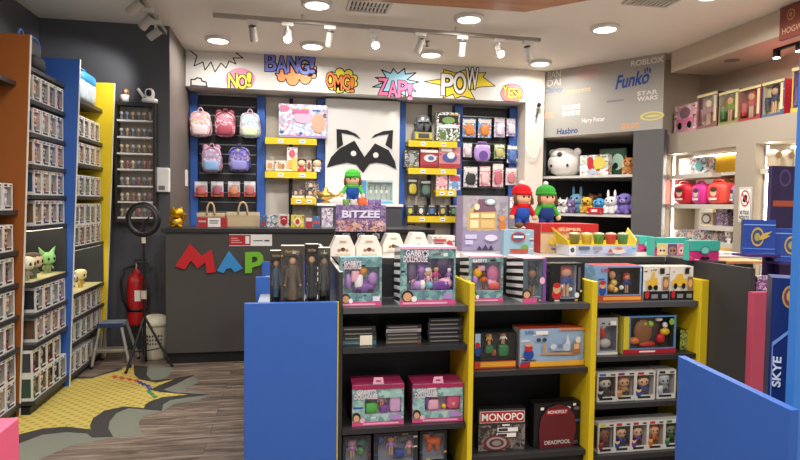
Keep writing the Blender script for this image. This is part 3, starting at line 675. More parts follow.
# rack between orange and blue
for r_, z in enumerate(ZB):
    if r_ in (0, 6) : continue
    nm = {1: 'second', 2: 'third', 3: 'fourth', 4: 'fifth', 5: 'sixth', 7: 'first', 8: 'second', 9: 'third'}[r_]
    where = f'{nm} shelf from the top' if r_ < 6 else f'{nm} shelf below the lit cubicle'
    if r_ == 5:
        pass
    if r_ == 9:
        pop_row(4.225, 4.825, 5, z-.0, XF, '{} boxed figure from blue panel, on the bottom shelf between orange and blue panels', 'boxed figures on the orange and blue panel rack')
        pop_row(4.225, 4.705, 4, z+.1695, XF, '{} boxed figure from blue panel, stacked atop bottom row between orange and blue panels', 'boxed figures on the orange and blue panel rack')
        continue
    pop_row(4.29, 4.825, 4, z, XF, '{} boxed figure from blue panel, '+where.replace('the lit', 'lit')+', between orange and blue panels', 'boxed figures on the orange and blue panel rack')
for r_, z in enumerate(ZC):
    if r_ in (0, 5): continue
    nm = {1: 'second', 2: 'third', 3: 'fourth', 4: 'fifth', 6: 'first', 7: 'second', 8: 'third'}[r_]
    where = f'{nm} shelf from the top' if r_ < 5 else f'{nm} shelf below the lit cubicle'
    n = 6
    pop_row(4.87, 5.70, n, z, XF, '{} boxed figure from the yellow panel, '+where, 'boxed figures on the blue and yellow panel rack', s=1.065 if r_ < 5 else 1.0)
    if r_ == 4: pop_row(4.87, 5.70, n, z+.1695, XF, '{} boxed figure from the yellow panel, stacked atop row above the lit cubicle', 'boxed figures on the blue and yellow panel rack')
for r_, z in enumerate(ZA):
    if r_ == 0: continue
    nm = {1: 'second', 2: 'third', 3: 'fourth', 4: 'fifth', 5: 'sixth', 6: 'bottom'}[r_]
    pop_row(3.5, 4.16, 5, z, -1.705, '{} boxed figure from the orange panel, on the '+nm+' shelf at the left edge', 'boxed figures on the leftmost rack')
pop_row(3.5, 4.16, 5, ZA[6]+.1695, -1.705, '{} boxed figure from the orange panel, stacked atop bottom row at left edge', 'boxed figures on the leftmost rack')

# ------------------------------------------------------------------ bags on top of racks, cubicle figures
def backpack(loc, rz, label, body, pocket, strap, w=.24, h=.29, d=.1, group=None, ears=None, hang=True):
    e = empty('mini_backpack', label, 'backpack', loc, rz, group)
    b = MB(); b.ball((0, 0, h*.495), (w/2, d/2, h*.49), body, .55, 20, 12); b.build('body', e)
    b = MB(); b.ball((0, -d*.42, h*.26), (w*.38, d*.28, h*.2), pocket, .5, 16, 8); b.build('front_pocket', e)
    b = MB(); b.tube([(w*.5*cos(t), -d*.50*abs(sin(t))**.3*.9, h*.47+h*.49*sin(t)) for t in [pi*.08+pi*.84*i/14 for i in range(15)]], .006, strap, 6); b.build('zip', e)
    b = MB(); b.tube([(w*.13*cos(t), .01, h*.93+.06*sin(t)) for t in [pi*i/10 for i in range(11)]], .007, strap, 6); b.build('handle', e)
    for sx in (-1, 1):
        b = MB(); b.tube([(sx*w*.3, d*.42, h*.9), (sx*w*.46, d*.7, h*.6), (sx*w*.5, d*.6, h*.25), (sx*w*.42, d*.4, h*.08)], .011, strap, 6); b.build('shoulder_strap', e)
    if ears:
        for sx in (-1, 1):
            b = MB(); b.ball((sx*w*.3, 0, h*.97), (.035, .015, .035), ears); b.build('ear', e)
    return e
backpack((-1.76, 4.44, ZB[0]), R(90), 'blue and charcoal mini backpack on top of the rack beside the orange panel', C('44464c', .6), C('26272b', .6), C('5a86d8', .5), .3, .24, .16)
e = empty('lunch_bag', 'sky blue lunch bag with white front on top of the rack beside the yellow panel', 'bag', (-1.725, 5.44, ZC[0]+.001), R(90))
b = MB(); b.ball((0, 0, .12), (.19, .09, .12), art(['b8c4c8', 'a0b8c8', 'c0c4c4', '88a8c0', 'c0a890'], 26), .4, 18, 10); b.build('body', e)
b = MB(); b.ball((0, 0, .2), (.193, .094, .055), C('2a7ca8', .5), .45, 18, 8); b.build('lid', e)
b = MB(); b.tube([(-.07, -.02, .25), (-.06, -.02, .29), (.06, -.02, .29), (.07, -.02, .25)], .008, C('2a78a8', .5), 6); b.build('handle', e)
def vinyl(loc, rz, label, head, bodyc, cat='figurine', ears=None, hair=None, s=1., group=None):
    e = empty('vinyl_figurine', label, cat, loc, rz, group)
    b = MB(); b.ball((0, 0, .105*s), (.052*s, .044*s, .042*s), head, .75, 16, 10); b.build('head', e)
    b = MB(); b.ball((0, 0, .044*s), (.026*s, .02*s, .03*s), bodyc, .9)
    for sx in (-1, 1): b.cyl((sx*.014*s, 0, 0), (sx*.014*s, 0, .03*s), .012*s, bodyc, 8); b.cyl((sx*.024*s, 0, .058*s), (sx*.04*s, -.01*s, .03*s), .008*s, bodyc, 8)
    b.build('body', e)
    for sx in (-1, 1):
        b = MB(); b.ball((sx*.022*s, -.042*s, .102*s), (.009*s, .005*s, .011*s), mBLK, 1, 8, 6); b.build('eye', e)
    if ears:
        for sx in (-1, 1):
            b = MB(); b.cyl((sx*.03*s, 0, .13*s), (sx*.065*s, .0, .185*s), .022*s, ears, 8, .002*s); b.build('ear', e)
    if hair:
        b = MB(); b.ball((0, .006*s, .124*s), (.054*s, .046*s, .032*s), hair, .8); b.build('hair', e)
    return e
g_ = C('8fc87a', .45)
vinyl((-1.73, 4.72, .882), R(60), 'pale green figurine with pointed ears in the lit cubicle', g_, C('7a8a5a', .5), ears=g_, s=1.05)
vinyl((-1.70, 4.40, .882), R(80), 'brown-haired figurine left of the green one in the lit cubicle', C('d8b890', .5), C('5a6048', .5), hair=C('4a3a2a', .6), s=1.15)
vinyl((-1.70, 4.285, .882), R(80), 'cream-headed figurine half hidden by the orange panel in the lit cubicle', C('d8d0b0', .5), C('8a8468', .5), s=1.1)
vinyl((-1.71, 5.12, .686), R(80), 'white-headed figurine beside the blue panel in the lower lit cubicle', C('d8d4cc', .5), C('8a6a8a', .5), hair=C('a09cb0', .5), s=1.05)
vinyl((-1.71, 5.36, .686), R(80), 'yellow-cream figurine in the middle of the lower lit cubicle', C('e2d49a', .5), C('c8a858', .5), s=1.05)

# ------------------------------------------------------------------ wall cabinet of miniatures
K0, K1, KZ0, KZ1 = -1.55, -1.235, 1.22, 2.33
kc = empty('display_cabinet', 'narrow dark display cabinet of miniatures on the charcoal wall', 'cabinet', ((K0+K1)/2, 5.95, KZ0))
mK = C('2a2826', .4); b = MB(); b.box(K0-.02, K0, 5.86, 5.998, KZ0, KZ1, mK); b.box(K1, K1+.02, 5.86, 5.998, KZ0, KZ1, mK); b.box(K0, K1, 5.86, 5.998, KZ1-.03, KZ1, mK); b.box(K0, K1, 5.86, 5.998, KZ0, KZ0+.03, mK); b.box(K0, K1, 5.985, 5.998, KZ0+.03, KZ1-.03, C('a09684', .6)); b.build('carcass', kc, True)
KS = [aY(135, y, 5.87).z for y in (119.8, 136.5, 152.8, 168.8, 185.5, 201.3)]+[KZ0+.05]
for z in KS:
    b = MB(); b.box(K0+.001, K1-.001, 5.872, 5.984, z-.016, z, C('f4f2ee', .3)); b.build('shelf', kc, True)
b = MB(); b.box(K0, K1, 5.862, 5.866, KZ0+.03, KZ1-.03, mDGLASS); b.build('glass_door', kc, True)
b = MB(); b.box(K1-.03, K1-.012, 5.852, 5.861, 2.16, 2.24, mCHROME); b.build('lock', kc, True)
mini = []
for k, (hc, bc) in enumerate((('e0c8a8', 'a08a70'), ('c8c8cc', '7a7a82'), ('d88a8a', 'a06a70'), ('f0e8d8', 'b8a888'), ('a8b8c8', '6a7a8a'))):
    b = MB(); b.ball((0, 0, .062), (.017, .015, .017), C(hc, .5), 1, 8, 6); b.cyl((0, 0, .006), (0, 0, .05), .014, C(bc, .5), 8, .009); b.cyl((0, 0, 0), (0, 0, .006), .018, mBLK, 10); b.cyl((.008, 0, .04), (.026, -.004, .034), .005, C(bc, .5), 6)
    o = tag(b.build('miniature_figure'), 'm', 'figurine'); mini.append([o, False])
for r_, z in enumerate(KS):
    for i in range(6):
        k = rng.randrange(5); m = mini[k]; lab = f'{ORD[i]} tiny figure from the left on the {ORD[r_]} shelf down in the wall cabinet'; loc = (K0+.028+i*.050, 5.92-rng.random()*.01, z+.0005)
        if not m[1]: m[1] = True; place(m[0], loc); m[0]['label'] = lab; m[0]['group'] = 'miniatures in the wall cabinet'
        else: copy_tree(m[0], loc, 0, lab, 'miniatures in the wall cabinet')
# on top of the cabinet
e = empty('toy_pot', 'white pot with a brown figure head on the wall cabinet top', 'figurine', (K0+.055, 5.93, KZ1))
b = MB(); b.lathe([(.034, 0), (.04, .07), (.036, .072), (.03, .02)], mWHITE, n=16); b.build('pot', e)
b = MB(); b.ball((.012, 0, .095), (.028, .026, .036), C('8a6238', .6)); b.ball((.012, -.02, .1), (.014, .01, .018), C('d8b088', .6)); b.build('figure_head', e)
e = empty('robot_toy', 'small white glossy toy with raised arm on the wall cabinet top', 'figurine', (K1-.04, 5.93, KZ1))
b = MB(); b.ball((0, 0, .028), (.075, .05, .028), mWHITE, .8); b.ball((0, 0, .09), (.045, .04, .055), mWHITE, .8); b.build('body', e)
b = MB(); b.ball((0, -.03, .095), (.026, .016, .032), mBLK, .8); b.build('visor', e)
b = MB(); b.cyl((-.05, 0, .06), (-.105, 0, .135), .014, mWHITE); b.build('arm', e)
# white wall unit and switch
a = aY(157, 192, 5.96); c = aY(171, 168, 5.96)
e = empty('wall_dispenser', 'white wall-mounted dispenser box right of the miniature cabinet', 'dispenser', ((a.x+c.x)/2, 5.96, a.z))
b = MB(); b.box(a.x, c.x-.012, 5.93, 5.998, a.z, c.z, mWHITE); bevel(b.build('casing', e, True), .01, 3)
b = MB(); b.box(a.x+.02, c.x-.05, 5.927, 5.9295, a.z+.02, a.z+.06, C('77777a', .4)); b.build('outlet', e, True)
b = MB(); q = aX(186, 178, -1.108); b.box(-1.109, -1.095, q.y-.05, q.y+.05, q.z-.09, q.z+.09, mWHITE); thing(b, 'wall_thermostat', 'narrow white plate on the taupe side wall beside the backpacks', 'switch')
b = MB(); q = aX(182, 206/1, -1.108)

# ------------------------------------------------------------------ ring light, extinguisher, stool, bin
rl = empty('ring_light', 'black ring light on a tripod before the dark wall', 'ring light', (-1.2, 5.3, 0))
rc = aY(143.3, 219.5, 5.3); rr_ = .120
b = MB(); b.tube([(rc.x+rr_*cos(2*pi*i/36), 5.3, rc.z+rr_*1.06*sin(2*pi*i/36)) for i in range(36)], .022, C('16161a', .35), 10, True); b.build('ring', rl, True)
b = MB(); b.tube([(rc.x+(rr_-.012)*cos(2*pi*i/36), 5.279, rc.z+(rr_-.012)*1.06*sin(2*pi*i/36)) for i in range(36)], .011, C('3a3a3c', .4), 8, True); b.build('diffuser', rl, True)
b = MB(); b.cyl((rc.x+.002, 5.3, rc.z-.17), (rc.x+.004, 5.3, .30), .010, mBLK); b.cyl((rc.x+.003, 5.3, .72), (rc.x+.004, 5.3, .1), .014, mBLK); b.build('pole', rl, True)
b = MB(); b.cyl((rc.x, 5.3, rc.z-.2), (rc.x, 5.3, rc.z-.15), .018, C('d8cfae', .4)); b.build('collar', rl, True)
b = MB(); b.box(rc.x-.018, rc.x+.02, 5.285, 5.315, .59, .66, C('b8b2a0', .4)); b.build('control_box', rl, True)
b = MB(); b.box(rc.x-.012, rc.x+.012, 5.29, 5.31, rc.z-.12, rc.z-.02, mBLK); b.cyl((rc.x, 5.3, rc.z-.03), (rc.x+.05, 5.29, rc.z+.02), .006, mBLK); b.build('phone_clamp', rl, True)
hub = Vector((rc.x+.004, 5.3, .44))
for q in (aZ(126, 374, 0), aZ(172, 367, 0), aZ(146, 362, 0)):
    b = MB(); b.cyl(hub, (q.x, q.y, .008), .011, mBLK, 8); b.ball((q.x, q.y, .014), .014, mBLK, 1, 8, 6); mid = hub.lerp(Vector((q.x, q.y, 0)), .62); b.cyl((hub.x, hub.y, .14), mid, .006, mBLK, 6); b.build('leg', rl, True)
fx = aY(137, 300, 5.82)
fe = empty('fire_extinguisher', 'red fire extinguisher hung on the dark wall behind the ring light', 'fire extinguisher', (fx.x, 5.82, .27))
b = MB(); b.lathe([(.03, .26), (.083, .27), (.086, .30), (.086, .66), (.078, .71), (.045, .745), (.028, .76), (.026, .79)], C('b01f22', .3), (fx.x, 5.82, 0), 24); b.build('cylinder', fe, True)
b = MB(); b.cyl((fx.x, 5.82, .785), (fx.x, 5.82, .84), .022, mCHROME); b.box(fx.x-.02, fx.x+.1, 5.81, 5.83, .83, .845, mBLK); b.box(fx.x-.02, fx.x+.09, 5.81, 5.83, .865, .88, mBLK); b.build('valve', fe, True)
b = MB(); b.tube([(fx.x-.02, 5.79, .82), (fx.x-.09, 5.74, .80), (fx.x-.115, 5.73, .68), (fx.x-.1, 5.725, .52), (fx.x-.05, 5.72, .42)], .012, mBLK, 8); b.build('hose', fe, True)
b = MB(); b.box(fx.x-.0, fx.x+.05, 5.73, 5.7345, .50, .60, C('e6e2da', .5)); b.build('sticker', fe, True)
b = MB(); b.lathe([(.087, .40), (.09, .40), (.09, .425), (.087, .425)], mBLK, (fx.x, 5.82, 0), 24); b.box(fx.x-.03, fx.x+.03, 5.91, 5.999, .38, .6, mBLK); b.build('wall_bracket', fe, True)
# step stool
sa, sb_ = aZ(93, 367, 0), aZ(131, 365, 0)
st = empty('step_stool', 'folding step stool with blue top and silver legs beside the yellow panel', 'step stool', (-1.45, 5.35, 0))
tz = .38; tc_ = aY(112.5, 325, 5.4)
b = MB(); b.box(tc_.x-.10, tc_.x+.10, 5.33, 5.50, tz-.025, tz, panelmat('6e7684', .5, .1)); b.box(tc_.x-.105, tc_.x+.105, 5.325, 5.329, tz-.035, tz, C('2a3a5a', .4)); bevel(b.build('top', st, True), .008)
al = C('b8b6ae', .3, .7)
for sx, dx in ((-1, -.142), (1, .16)):
    for y0, y1 in ((5.345, 5.30), (5.515, 5.60)):
        b = MB(); x0 = tc_.x+sx*.085; b.cyl((x0, y0, tz-.03), (tc_.x+dx, y1, .012), .014, al, 8); b.ball((tc_.x+dx, y1, .017), .017, mBLK, 1, 8, 6); b.build('leg', st, True)
b = MB(); b.cyl((tc_.x-.12, 5.32, .14), (tc_.x+.135, 5.32, .14), .009, al, 8); b.box(tc_.x-.11, tc_.x+.125, 5.30, 5.40, .15, .165, al); b.build('step_bar', st, True)
# waste bin
bx = aZ(153, 362, 0); bn = empty('paper_bin', 'cream lidded bucket with dark print, beside the counter end', 'bucket', (bx.x-.01, 5.62, 0))
b = MB(); b.lathe([(.088, 0), (.092, .01), (.112, .29), (.112, .30), (.06, .30)], C('d6cfb6', .5), n=24); b.build('body', bn)
b = MB(); b.lathe([(.05, .301), (.12, .301), (.122, .33), (.105, .37), (.06, .392), (.01, .395)], C('e0dac4', .45), n=24); b.build('lid', bn)
b = MB()
for k in range(3):
    for j in range(7):
        t = -pi/2+(j-3)*.22; rr2 = .1035+.0012+.003*k; z = .14+.035*k; b.T = Matrix.Translation((0, 0, 0)); b.box(rr2*cos(t)-.006, rr2*cos(t)+.006, rr2*sin(t)-.0015, rr2*sin(t)+.002, z, z+.014+.004*(j % 2), C('3a3834', .6))
b.build('print', bn)
# ------------------------------------------------------------------ toy boxes
def ops(b, w, h, L, y0=0.):
    y = y0
    for o in L:
        y -= .0007
        k = o[0]
        U = lambda u: -w/2+u*w
        if k == 'r': b.rect(U(o[1]), U(o[3]), o[2]*h, o[4]*h, y, o[5])
        elif k == 'e': b.disc(U(o[1]), o[2]*h, o[3]*w, o[4]*h, y, o[5])
        elif k == 't': b.text(o[1], U(o[2]), U(o[4]), o[3]*h, o[5]*h, y, o[6], off=.02, slant=o[7] if len(o) > 7 else 0)
        elif k == 'p': b.poly([(U(u), y, v*h) for u, v in o[1]], o[2])
def fineprint(w, h, win, n, label):
    """small blocks of print along the edges of a box front"""
    rr = random.Random(len(label)*31+int(w*1e4)); out = []
    for i in range(n):
        c = C(rr.choice(['e8e4dc', '2a2a2e', 'd8c8a8', 'b03a3a', '3a5a9a', 'd8b03a', '6a6a70', 'e8e4dc']), .4)
        uw, vh = rr.uniform(.05, .2), rr.uniform(.02, .06); e = rr.randrange(4)
        lo, hi, l, r = (win[1], win[3], win[0], win[2]) if win else (.2, .8, .16, .84)
        if e == 0: v = rr.uniform(.01, max(.012, lo-vh)); u = rr.uniform(.02, .95-uw)
        elif e == 1: v = rr.uniform(min(hi, .97-vh), .98-vh); u = rr.uniform(.02, .95-uw)
        elif e == 2: u = .015; uw = min(uw, l-.03); v = rr.uniform(.08, .9)
        else: uw = min(uw, .985-r); u = .985-uw; v = rr.uniform(.08, .9)
        if win and (uw < .02 or (e == 0 and v+vh > lo) or (e == 1 and v < hi)): continue
        if rr.random() < .3: out.append(('e', u+uw/2, v+vh/2, min(uw/2, .07), vh*.8, c)) if not win else None
        else: out.append(('r', u, v, u+uw, v+vh, c))
    return out
def toybox(label, w, h, d, loc, rz=0., front=None, side=None, top=None, L=(), win=None, tray=None, toys=(), name='toy_box', cat='toy box', group=None, recess=None, busy=9):
    """a carton with printed faces; win = (u0, v0, u1, v1) cuts a clear window with toys standing in its tray"""
    b = MB(); side = side or front; top = top or side
    if not win:
        b.box6(-w/2, w/2, 0, d, 0, h, front, side, top); ops(b, w, h, fineprint(w, h, None, busy, label)+list(L))
        o = b.build(name)
    else:
        a0, c0, a1, c1 = -w/2+win[0]*w, win[1]*h, -w/2+win[2]*w, win[3]*h; rd = recess or min(d*.8, .05); t = tray or mBLK
        V = lambda x, z, y=0: (x, y, z)
        b.poly([V(-w/2,0),V(w/2,0),V(w/2,c0),V(-w/2,c0)], front); b.poly([V(-w/2,c1),V(w/2,c1),V(w/2,h),V(-w/2,h)], front)
        b.poly([V(-w/2,c0),V(a0,c0),V(a0,c1),V(-w/2,c1)], front); b.poly([V(a1,c0),V(w/2,c0),V(w/2,c1),V(a1,c1)], front)
        P = [(-w/2,0,0),(w/2,0,0),(w/2,d,0),(-w/2,d,0),(-w/2,0,h),(w/2,0,h),(w/2,d,h),(-w/2,d,h)]
        b.add(P, [(1,2,6,5),(2,3,7,6),(3,0,4,7)], side); b.add(P, [(0,3,2,1),(4,5,6,7)], top)
        Q = [(a0,0,c0),(a1,0,c0),(a1,0,c1),(a0,0,c1),(a0,rd,c0),(a1,rd,c0),(a1,rd,c1),(a0,rd,c1)]
        b.add(Q, [(0,1,5,4),(1,2,6,5),(2,3,7,6),(3,0,4,7),(4,5,6,7)], t)
        ops(b, w, h, fineprint(w, h, win, busy, label)+list(L))
        o = b.build(name)
    place(o, loc, rz); tag(o, label, cat, group)
    for ty in toys:
        k, u, v, ru, rv, m = ty[:6]; g = MB(); x = -w/2+u*w; z = v*h; y = rd*.5; rx = ru*w; rz_ = rv*h; ry = min(rx, rz_, rd*.38)
        if k == 'ball': g.ball((x, y, z), (rx, ry, rz_), m)
        elif k == 'block': g.ball((x, y, z), (rx, ry, rz_), m, .35)
        elif k == 'doll':
            sk, hr = ty[6], ty[7]; hd_ = rz_*.3
            g.ball((x, y, z+rz_*.62), (rx*.62, ry*.8, hd_), sk); hq = MB(); hq.ball((x, y+ry*.2, z+rz_*.82), (rx*.78, ry*.75, hd_*.85), hr); hq.ball((x-rx*.6, y+ry*.2, z+rz_*.5), (rx*.2, ry*.5, hd_*.9), hr); hq.ball((x+rx*.6, y+ry*.2, z+rz_*.5), (rx*.2, ry*.5, hd_*.9), hr)
            g.ball((x, y, z+rz_*.12), (rx*.5, ry*.55, rz_*.36), m)
            for sx in (-1, 1): g.cyl((x+sx*rx*.22, y, z-rz_*.95), (x+sx*rx*.22, y, z-rz_*.1), rx*.16, sk, 8); g.cyl((x+sx*rx*.5, y, z+rz_*.3), (x+sx*rx*.85, y-ry*.2, z-rz_*.15), rx*.13, m, 8)
        elif k == 'man':
            sk, hr = ty[6], ty[7]; hx = rz_*.13
            g.ball((x, y, z+rz_*.78), (hx*.85, hx*.8, hx*1.1), sk, 1, 12, 10); hq = MB(); hq.ball((x, y+hx*.3, z+rz_*.84), (hx*1.05, hx*.9, hx*1.05), hr, 1, 12, 10); hq.ball((x-hx*.8, y+hx*.3, z+rz_*.68), (hx*.35, hx*.5, hx*1.1), hr); hq.ball((x+hx*.8, y+hx*.3, z+rz_*.68), (hx*.35, hx*.5, hx*1.1), hr)
            g.ball((x, y, z+rz_*.36), (rx*.52, ry*.5, rz_*.3), m, .8, 14, 10); g.cyl((x, y, z-rz_*.5), (x, y, z+rz_*.3), rx*.62, m, 14, rx*.36)
            for sx in (-1, 1): g.cyl((x+sx*rx*.24, y, z-rz_*.98), (x+sx*rx*.2, y, z-rz_*.3), rx*.2, C('1c1a1a', .5), 8, rx*.26); g.cyl((x+sx*rx*.52, y, z+rz_*.52), (x+sx*rx*.78, y-ry*.2, z+rz_*.02), rx*.17, m, 8, rx*.2); g.ball((x+sx*rx*.8, y-ry*.22, z-rz_*.03), rx*.14, sk, 1, 8, 6)
        elif k == 'car':
            g.ball((x, y, z), (rx, ry, rz_*.55), m, .6); g.ball((x-rx*.1, y, z+rz_*.45), (rx*.55, ry*.8, rz_*.5), m, .6)
            wl = []
            for sx in (-1, 1): wl.append(MB().cyl((x+sx*rx*.55, y-ry*1.02, z-rz_*.5), (x+sx*rx*.55, y-ry*.7, z-rz_*.5), rz_*.42, mBLK, 12))
        gp = g.build({'ball': 'toy_piece', 'block': 'toy_piece', 'doll': 'doll', 'man': 'doll', 'car': 'toy_car'}[k], o)
        if k in ('doll', 'man'): hq.build('hair', gp)
        if k == 'car':
            for wq in wl: wq.build('wheel', gp)
    if win:
        g = MB(); g.box(a0+.0005, a1-.0005, .001, .002, c0+.0005, c1-.0005, mDGLASS); g.build('window', o)
    return o
def fit(px0, px1, ytop, Yf, z):
    """width, height and base point of a box whose front spans these columns and stands on z"""
    ym = 0.5*(ytop+300); a = aY(px0, ytop, Yf); c = aY(px1, ytop, Yf)
    return c.x-a.x, (a.z+c.z)/2-z, ((a.x+c.x)/2, Yf, z+.0008)
def pbox(label, px0, px1, ytop, Yf, z, d, rz=0., **k):
    w, h, loc = fit(px0, px1, ytop, Yf, z); return toybox(label, w, h, d, loc, rz, **k)

# ------------------------------------------------------------------ centre gondola
GY = 2.8; ZT = .92; SPY = 3.13; SPZ = 1.128
mGT = panelmat('4c4d50', .28, .05)
xs = [max(aY(340.5, 300, GY).x, .2635), aY(468.5, 290, GY).x, aY(473.8, 290, GY).x, aY(590.5, 290, GY).x, aY(596, 290, GY).x, aY(699, 290, GY).x, aY(706.5, 290, GY).x]
BAYS = [(xs[0], xs[1], xs[2]), (xs[2]+.001, xs[3], xs[4]), (xs[4]+.001, xs[5], xs[6])]
Z1 = [aY(400, 347, GY).z, aY(400, 427, GY).z, .05]
Z2 = [aY(530, 370, GY).z, aY(530, 452, GY).z-.01]
Z3 = [aY(650, 355.5, GY).z, aY(636, 403, GY).z, aY(640, 454, GY).z]
GL = ['low black gondola bay with flat game cases, left of the first yellow divider', 'low black gondola bay with a board game shelf, between the two front yellow dividers', 'low black gondola bay with boxed figures, right of the second yellow divider']
for (xa, xb, xc), zs, lab in zip(BAYS, (Z1, Z2, Z3), GL):
    e = empty('gondola_bay', lab, 'display gondola', ((xa+xc)/2, 2.95, 0), 0, 'front gondola bays')
    b = MB(); b.box(xa, xb, SPY-.012, SPY-.001, 0, SPZ-.03, mBACK); b.build('back_panel', e, True)
    b = MB(); b.box(xa, xb, GY+.0, SPY-.013, ZT-.028, ZT, mGT); b.build('top_shelf', e, True)
    for z in zs:
        b = MB(); b.box(xa, xb, GY+.005, SPY-.013, z-.026, z, mSHELF); b.build('shelf', e, True)
    b = MB(); b.box(xa, xb, GY+.03, SPY-.013, 0, min(zs)-.027, mBLK); b.build('plinth', e, True)
    b = MB(); b.box(xb+.0005, xc, GY-.02, SPY-.001, 0, 1.035, mYEL); bevel(b.build('divider', e, True), .003)
# raised back unit behind the spine
mSP = panelmat('3b3a3a', .45, .05)
e = empty('back_gondola', 'raised grey display unit standing behind the front gondola bays', 'display gondola', (1.2, 3.5, 0))
b = MB(); b.box(.27, 2.195, SPY, SPY+.03, 0, SPZ, mSP); b.build('spine_panel', e, True)
b = MB(); b.box(.27, 2.95, SPY+.031, 3.95, SPZ-.03, SPZ-.001, panelmat('b6b2ac', .4, .04)); b.build('top_shelf', e, True)
b = MB(); b.box(.27, 2.95, 3.3, 3.9, 0, SPZ-.031, mSP); b.build('body', e, True)
# right run: spine seen on edge and pink end panel
RX0 = xs[6]+.002
e = empty('right_gondola', 'dark gondola end with a pink end panel, right of the front bays', 'display gondola', (2.4, 2.8, 0))
b = MB(); b.box(RX0, RX0+.027, 2.50, SPY+.03, 0, SPZ, mSP); b.build('spine_panel', e, True)
b = MB(); b.box(RX0-.012, 2.70, 2.46, 2.498, 0, 1.017, mPINK); bevel(b.build('end_panel', e, True), .003)
b = MB(); b.box(RX0+.028, 2.68, 2.50, 3.12, .90, .925, mGT); b.build('shelf', e, True)
b = MB(); b.box(RX0+.028, 2.68, 2.50, 3.12, .4, .425, mSHELF); b.build('shelf', e, True)
b = MB(); b.box(2.66, 2.70, 3.09, 3.12, 0, .9, mSP); b.build('post', e, True)
# left run: three blue dividers, shelf, spine
LX0, LX1 = -.195, .2405
e = empty('left_gondola', 'low gondola with stepped blue end panels, facing the service counter', 'display gondola', (.02, 3.6, 0))
for y, x0 in ((GY-.012, LX0), (3.78, LX0), (4.74, LX0)):
    b = MB(); b.box(x0, LX1-.006, y, y+.03, 0, .953, mBLUE); b.box(LX1-.0055, LX1, y, y+.03, 0, .953, mYEL); bevel(b.build('blue_panel', e, True), .002)
b = MB(); b.box(.2425, .262, GY+.02, 4.77, 0, 1.09, mSP); b.box(.2425, .262, GY+.02, 4.77, 1.0905, 1.094, C('cfcac0', .5)); b.build('spine_panel', e, True)
for y0, y1 in ((GY+.019, 3.779), (3.811, 4.739)):
    for z in (.845, .5, .12):
        b = MB(); b.box(LX0+.03, LX1-.001, y0, y1, z-.03, z, panelmat('a9b0ba', .35, .04) if z > .8 else mSHELF); b.build('shelf', e, True)
# near panels
e = empty('blue_end_unit', 'large blue gondola end panel close to the camera, lower right', 'display gondola', (1.4, 1.45, 0))
b = MB(); b.prism([(1.157, 1.165, 0), (1.181, 1.165, 0), (1.243, 1.656, 0), (1.218, 1.656, 0)], (0, 0, .95), mBLUE); bevel(b.build('end_panel', e, True), .003)
b = MB(); b.box(1.246, 1.9, 1.2, 1.62, .55, .575, mSHELF); b.build('shelf', e, True)
b = MB(); b.box(1.246, 1.9, 1.2, 1.62, .1, .125, mSHELF); b.build('shelf', e, True)
b = MB(); b.box(1.86, 1.899, 1.2, 1.62, 0, .549, mSP); b.build('back_panel', e, True)
b = MB(); q_ = aY(787, 372, 1.3); b.box(q_.x+.008, q_.x+.3, 1.285, 1.31, .576, 1.9, panelmat('3f7fd0', .4, .03)); tag(b.build('display_header'), 'tall bright blue upright board at the right edge, on the blue end unit', 'display board')
b = MB(); b.box(-1.0, -.568, .85, 1.388, 0, .95, panelmat('e0607c', .4, .03)); tag(bevel(b.build('end_panel_block'), .003) and bpy.data.objects['end_panel_block'], 'pink display block cut off at the lower left corner', 'display block')

# ------------------------------------------------------------------ goods on the front bays: top row
TEAL = art(['64908e', '7aa6a0', '587f86', '92b8ae', '6a8f9a', '84a0a8'], 22); PK = C('d9568c', .4); PKL = C('f0b6cc', .4); PUR = C('7a4a9a', .4); LIL = C('b48ac8', .4)
STR = stripes('f2f0ee', '1c1a1e'); SK = C('d8a67c', .5); HAIR = C('3a2418', .6)
def gab(L=()): return [('r',0,0,1,.085,PK), ('r',.05,.02,.85,.05,PKL), ('e',.13,.16,.105,.1,HAIR), ('e',.13,.145,.075,.075,SK), ('e',.25,.11,.05,.05,mWHITE)]+list(L)
TTL = C('f4dfe8', .4)
pbox('teal toy box with a purple toy car and orange ball, leftmost on the gondola top', 340.5, 382, 257.5, 2.85, ZT, .10, front=TEAL, side=TEAL, top=C('6f9ea8', .4), L=gab([('t',"GABBY'S",.08,.84,.5,.93,TTL), ('t','DOLLHOUSE',.08,.76,.5,.84,TTL), ('r',.78,.1,.95,.2,C('e8d8e8', .4))]),
     win=(.1,.26,.95,.8), tray=art(['86aab0', '9ab4b4', '7a98a4', 'a8a0b8'], 24), toys=[('ball',.2,.5,.09,.16,LIL), ('block',.45,.5,.1,.14,mWHITE), ('car',.58,.36,.27,.17,PUR), ('ball',.56,.72,.1,.09,C('f0a020', .4)), ('block',.37,.6,.1,.12,PKL), ('ball',.8,.55,.12,.14,LIL), ('block',.5,.53,.06,.1,mWHITE)])
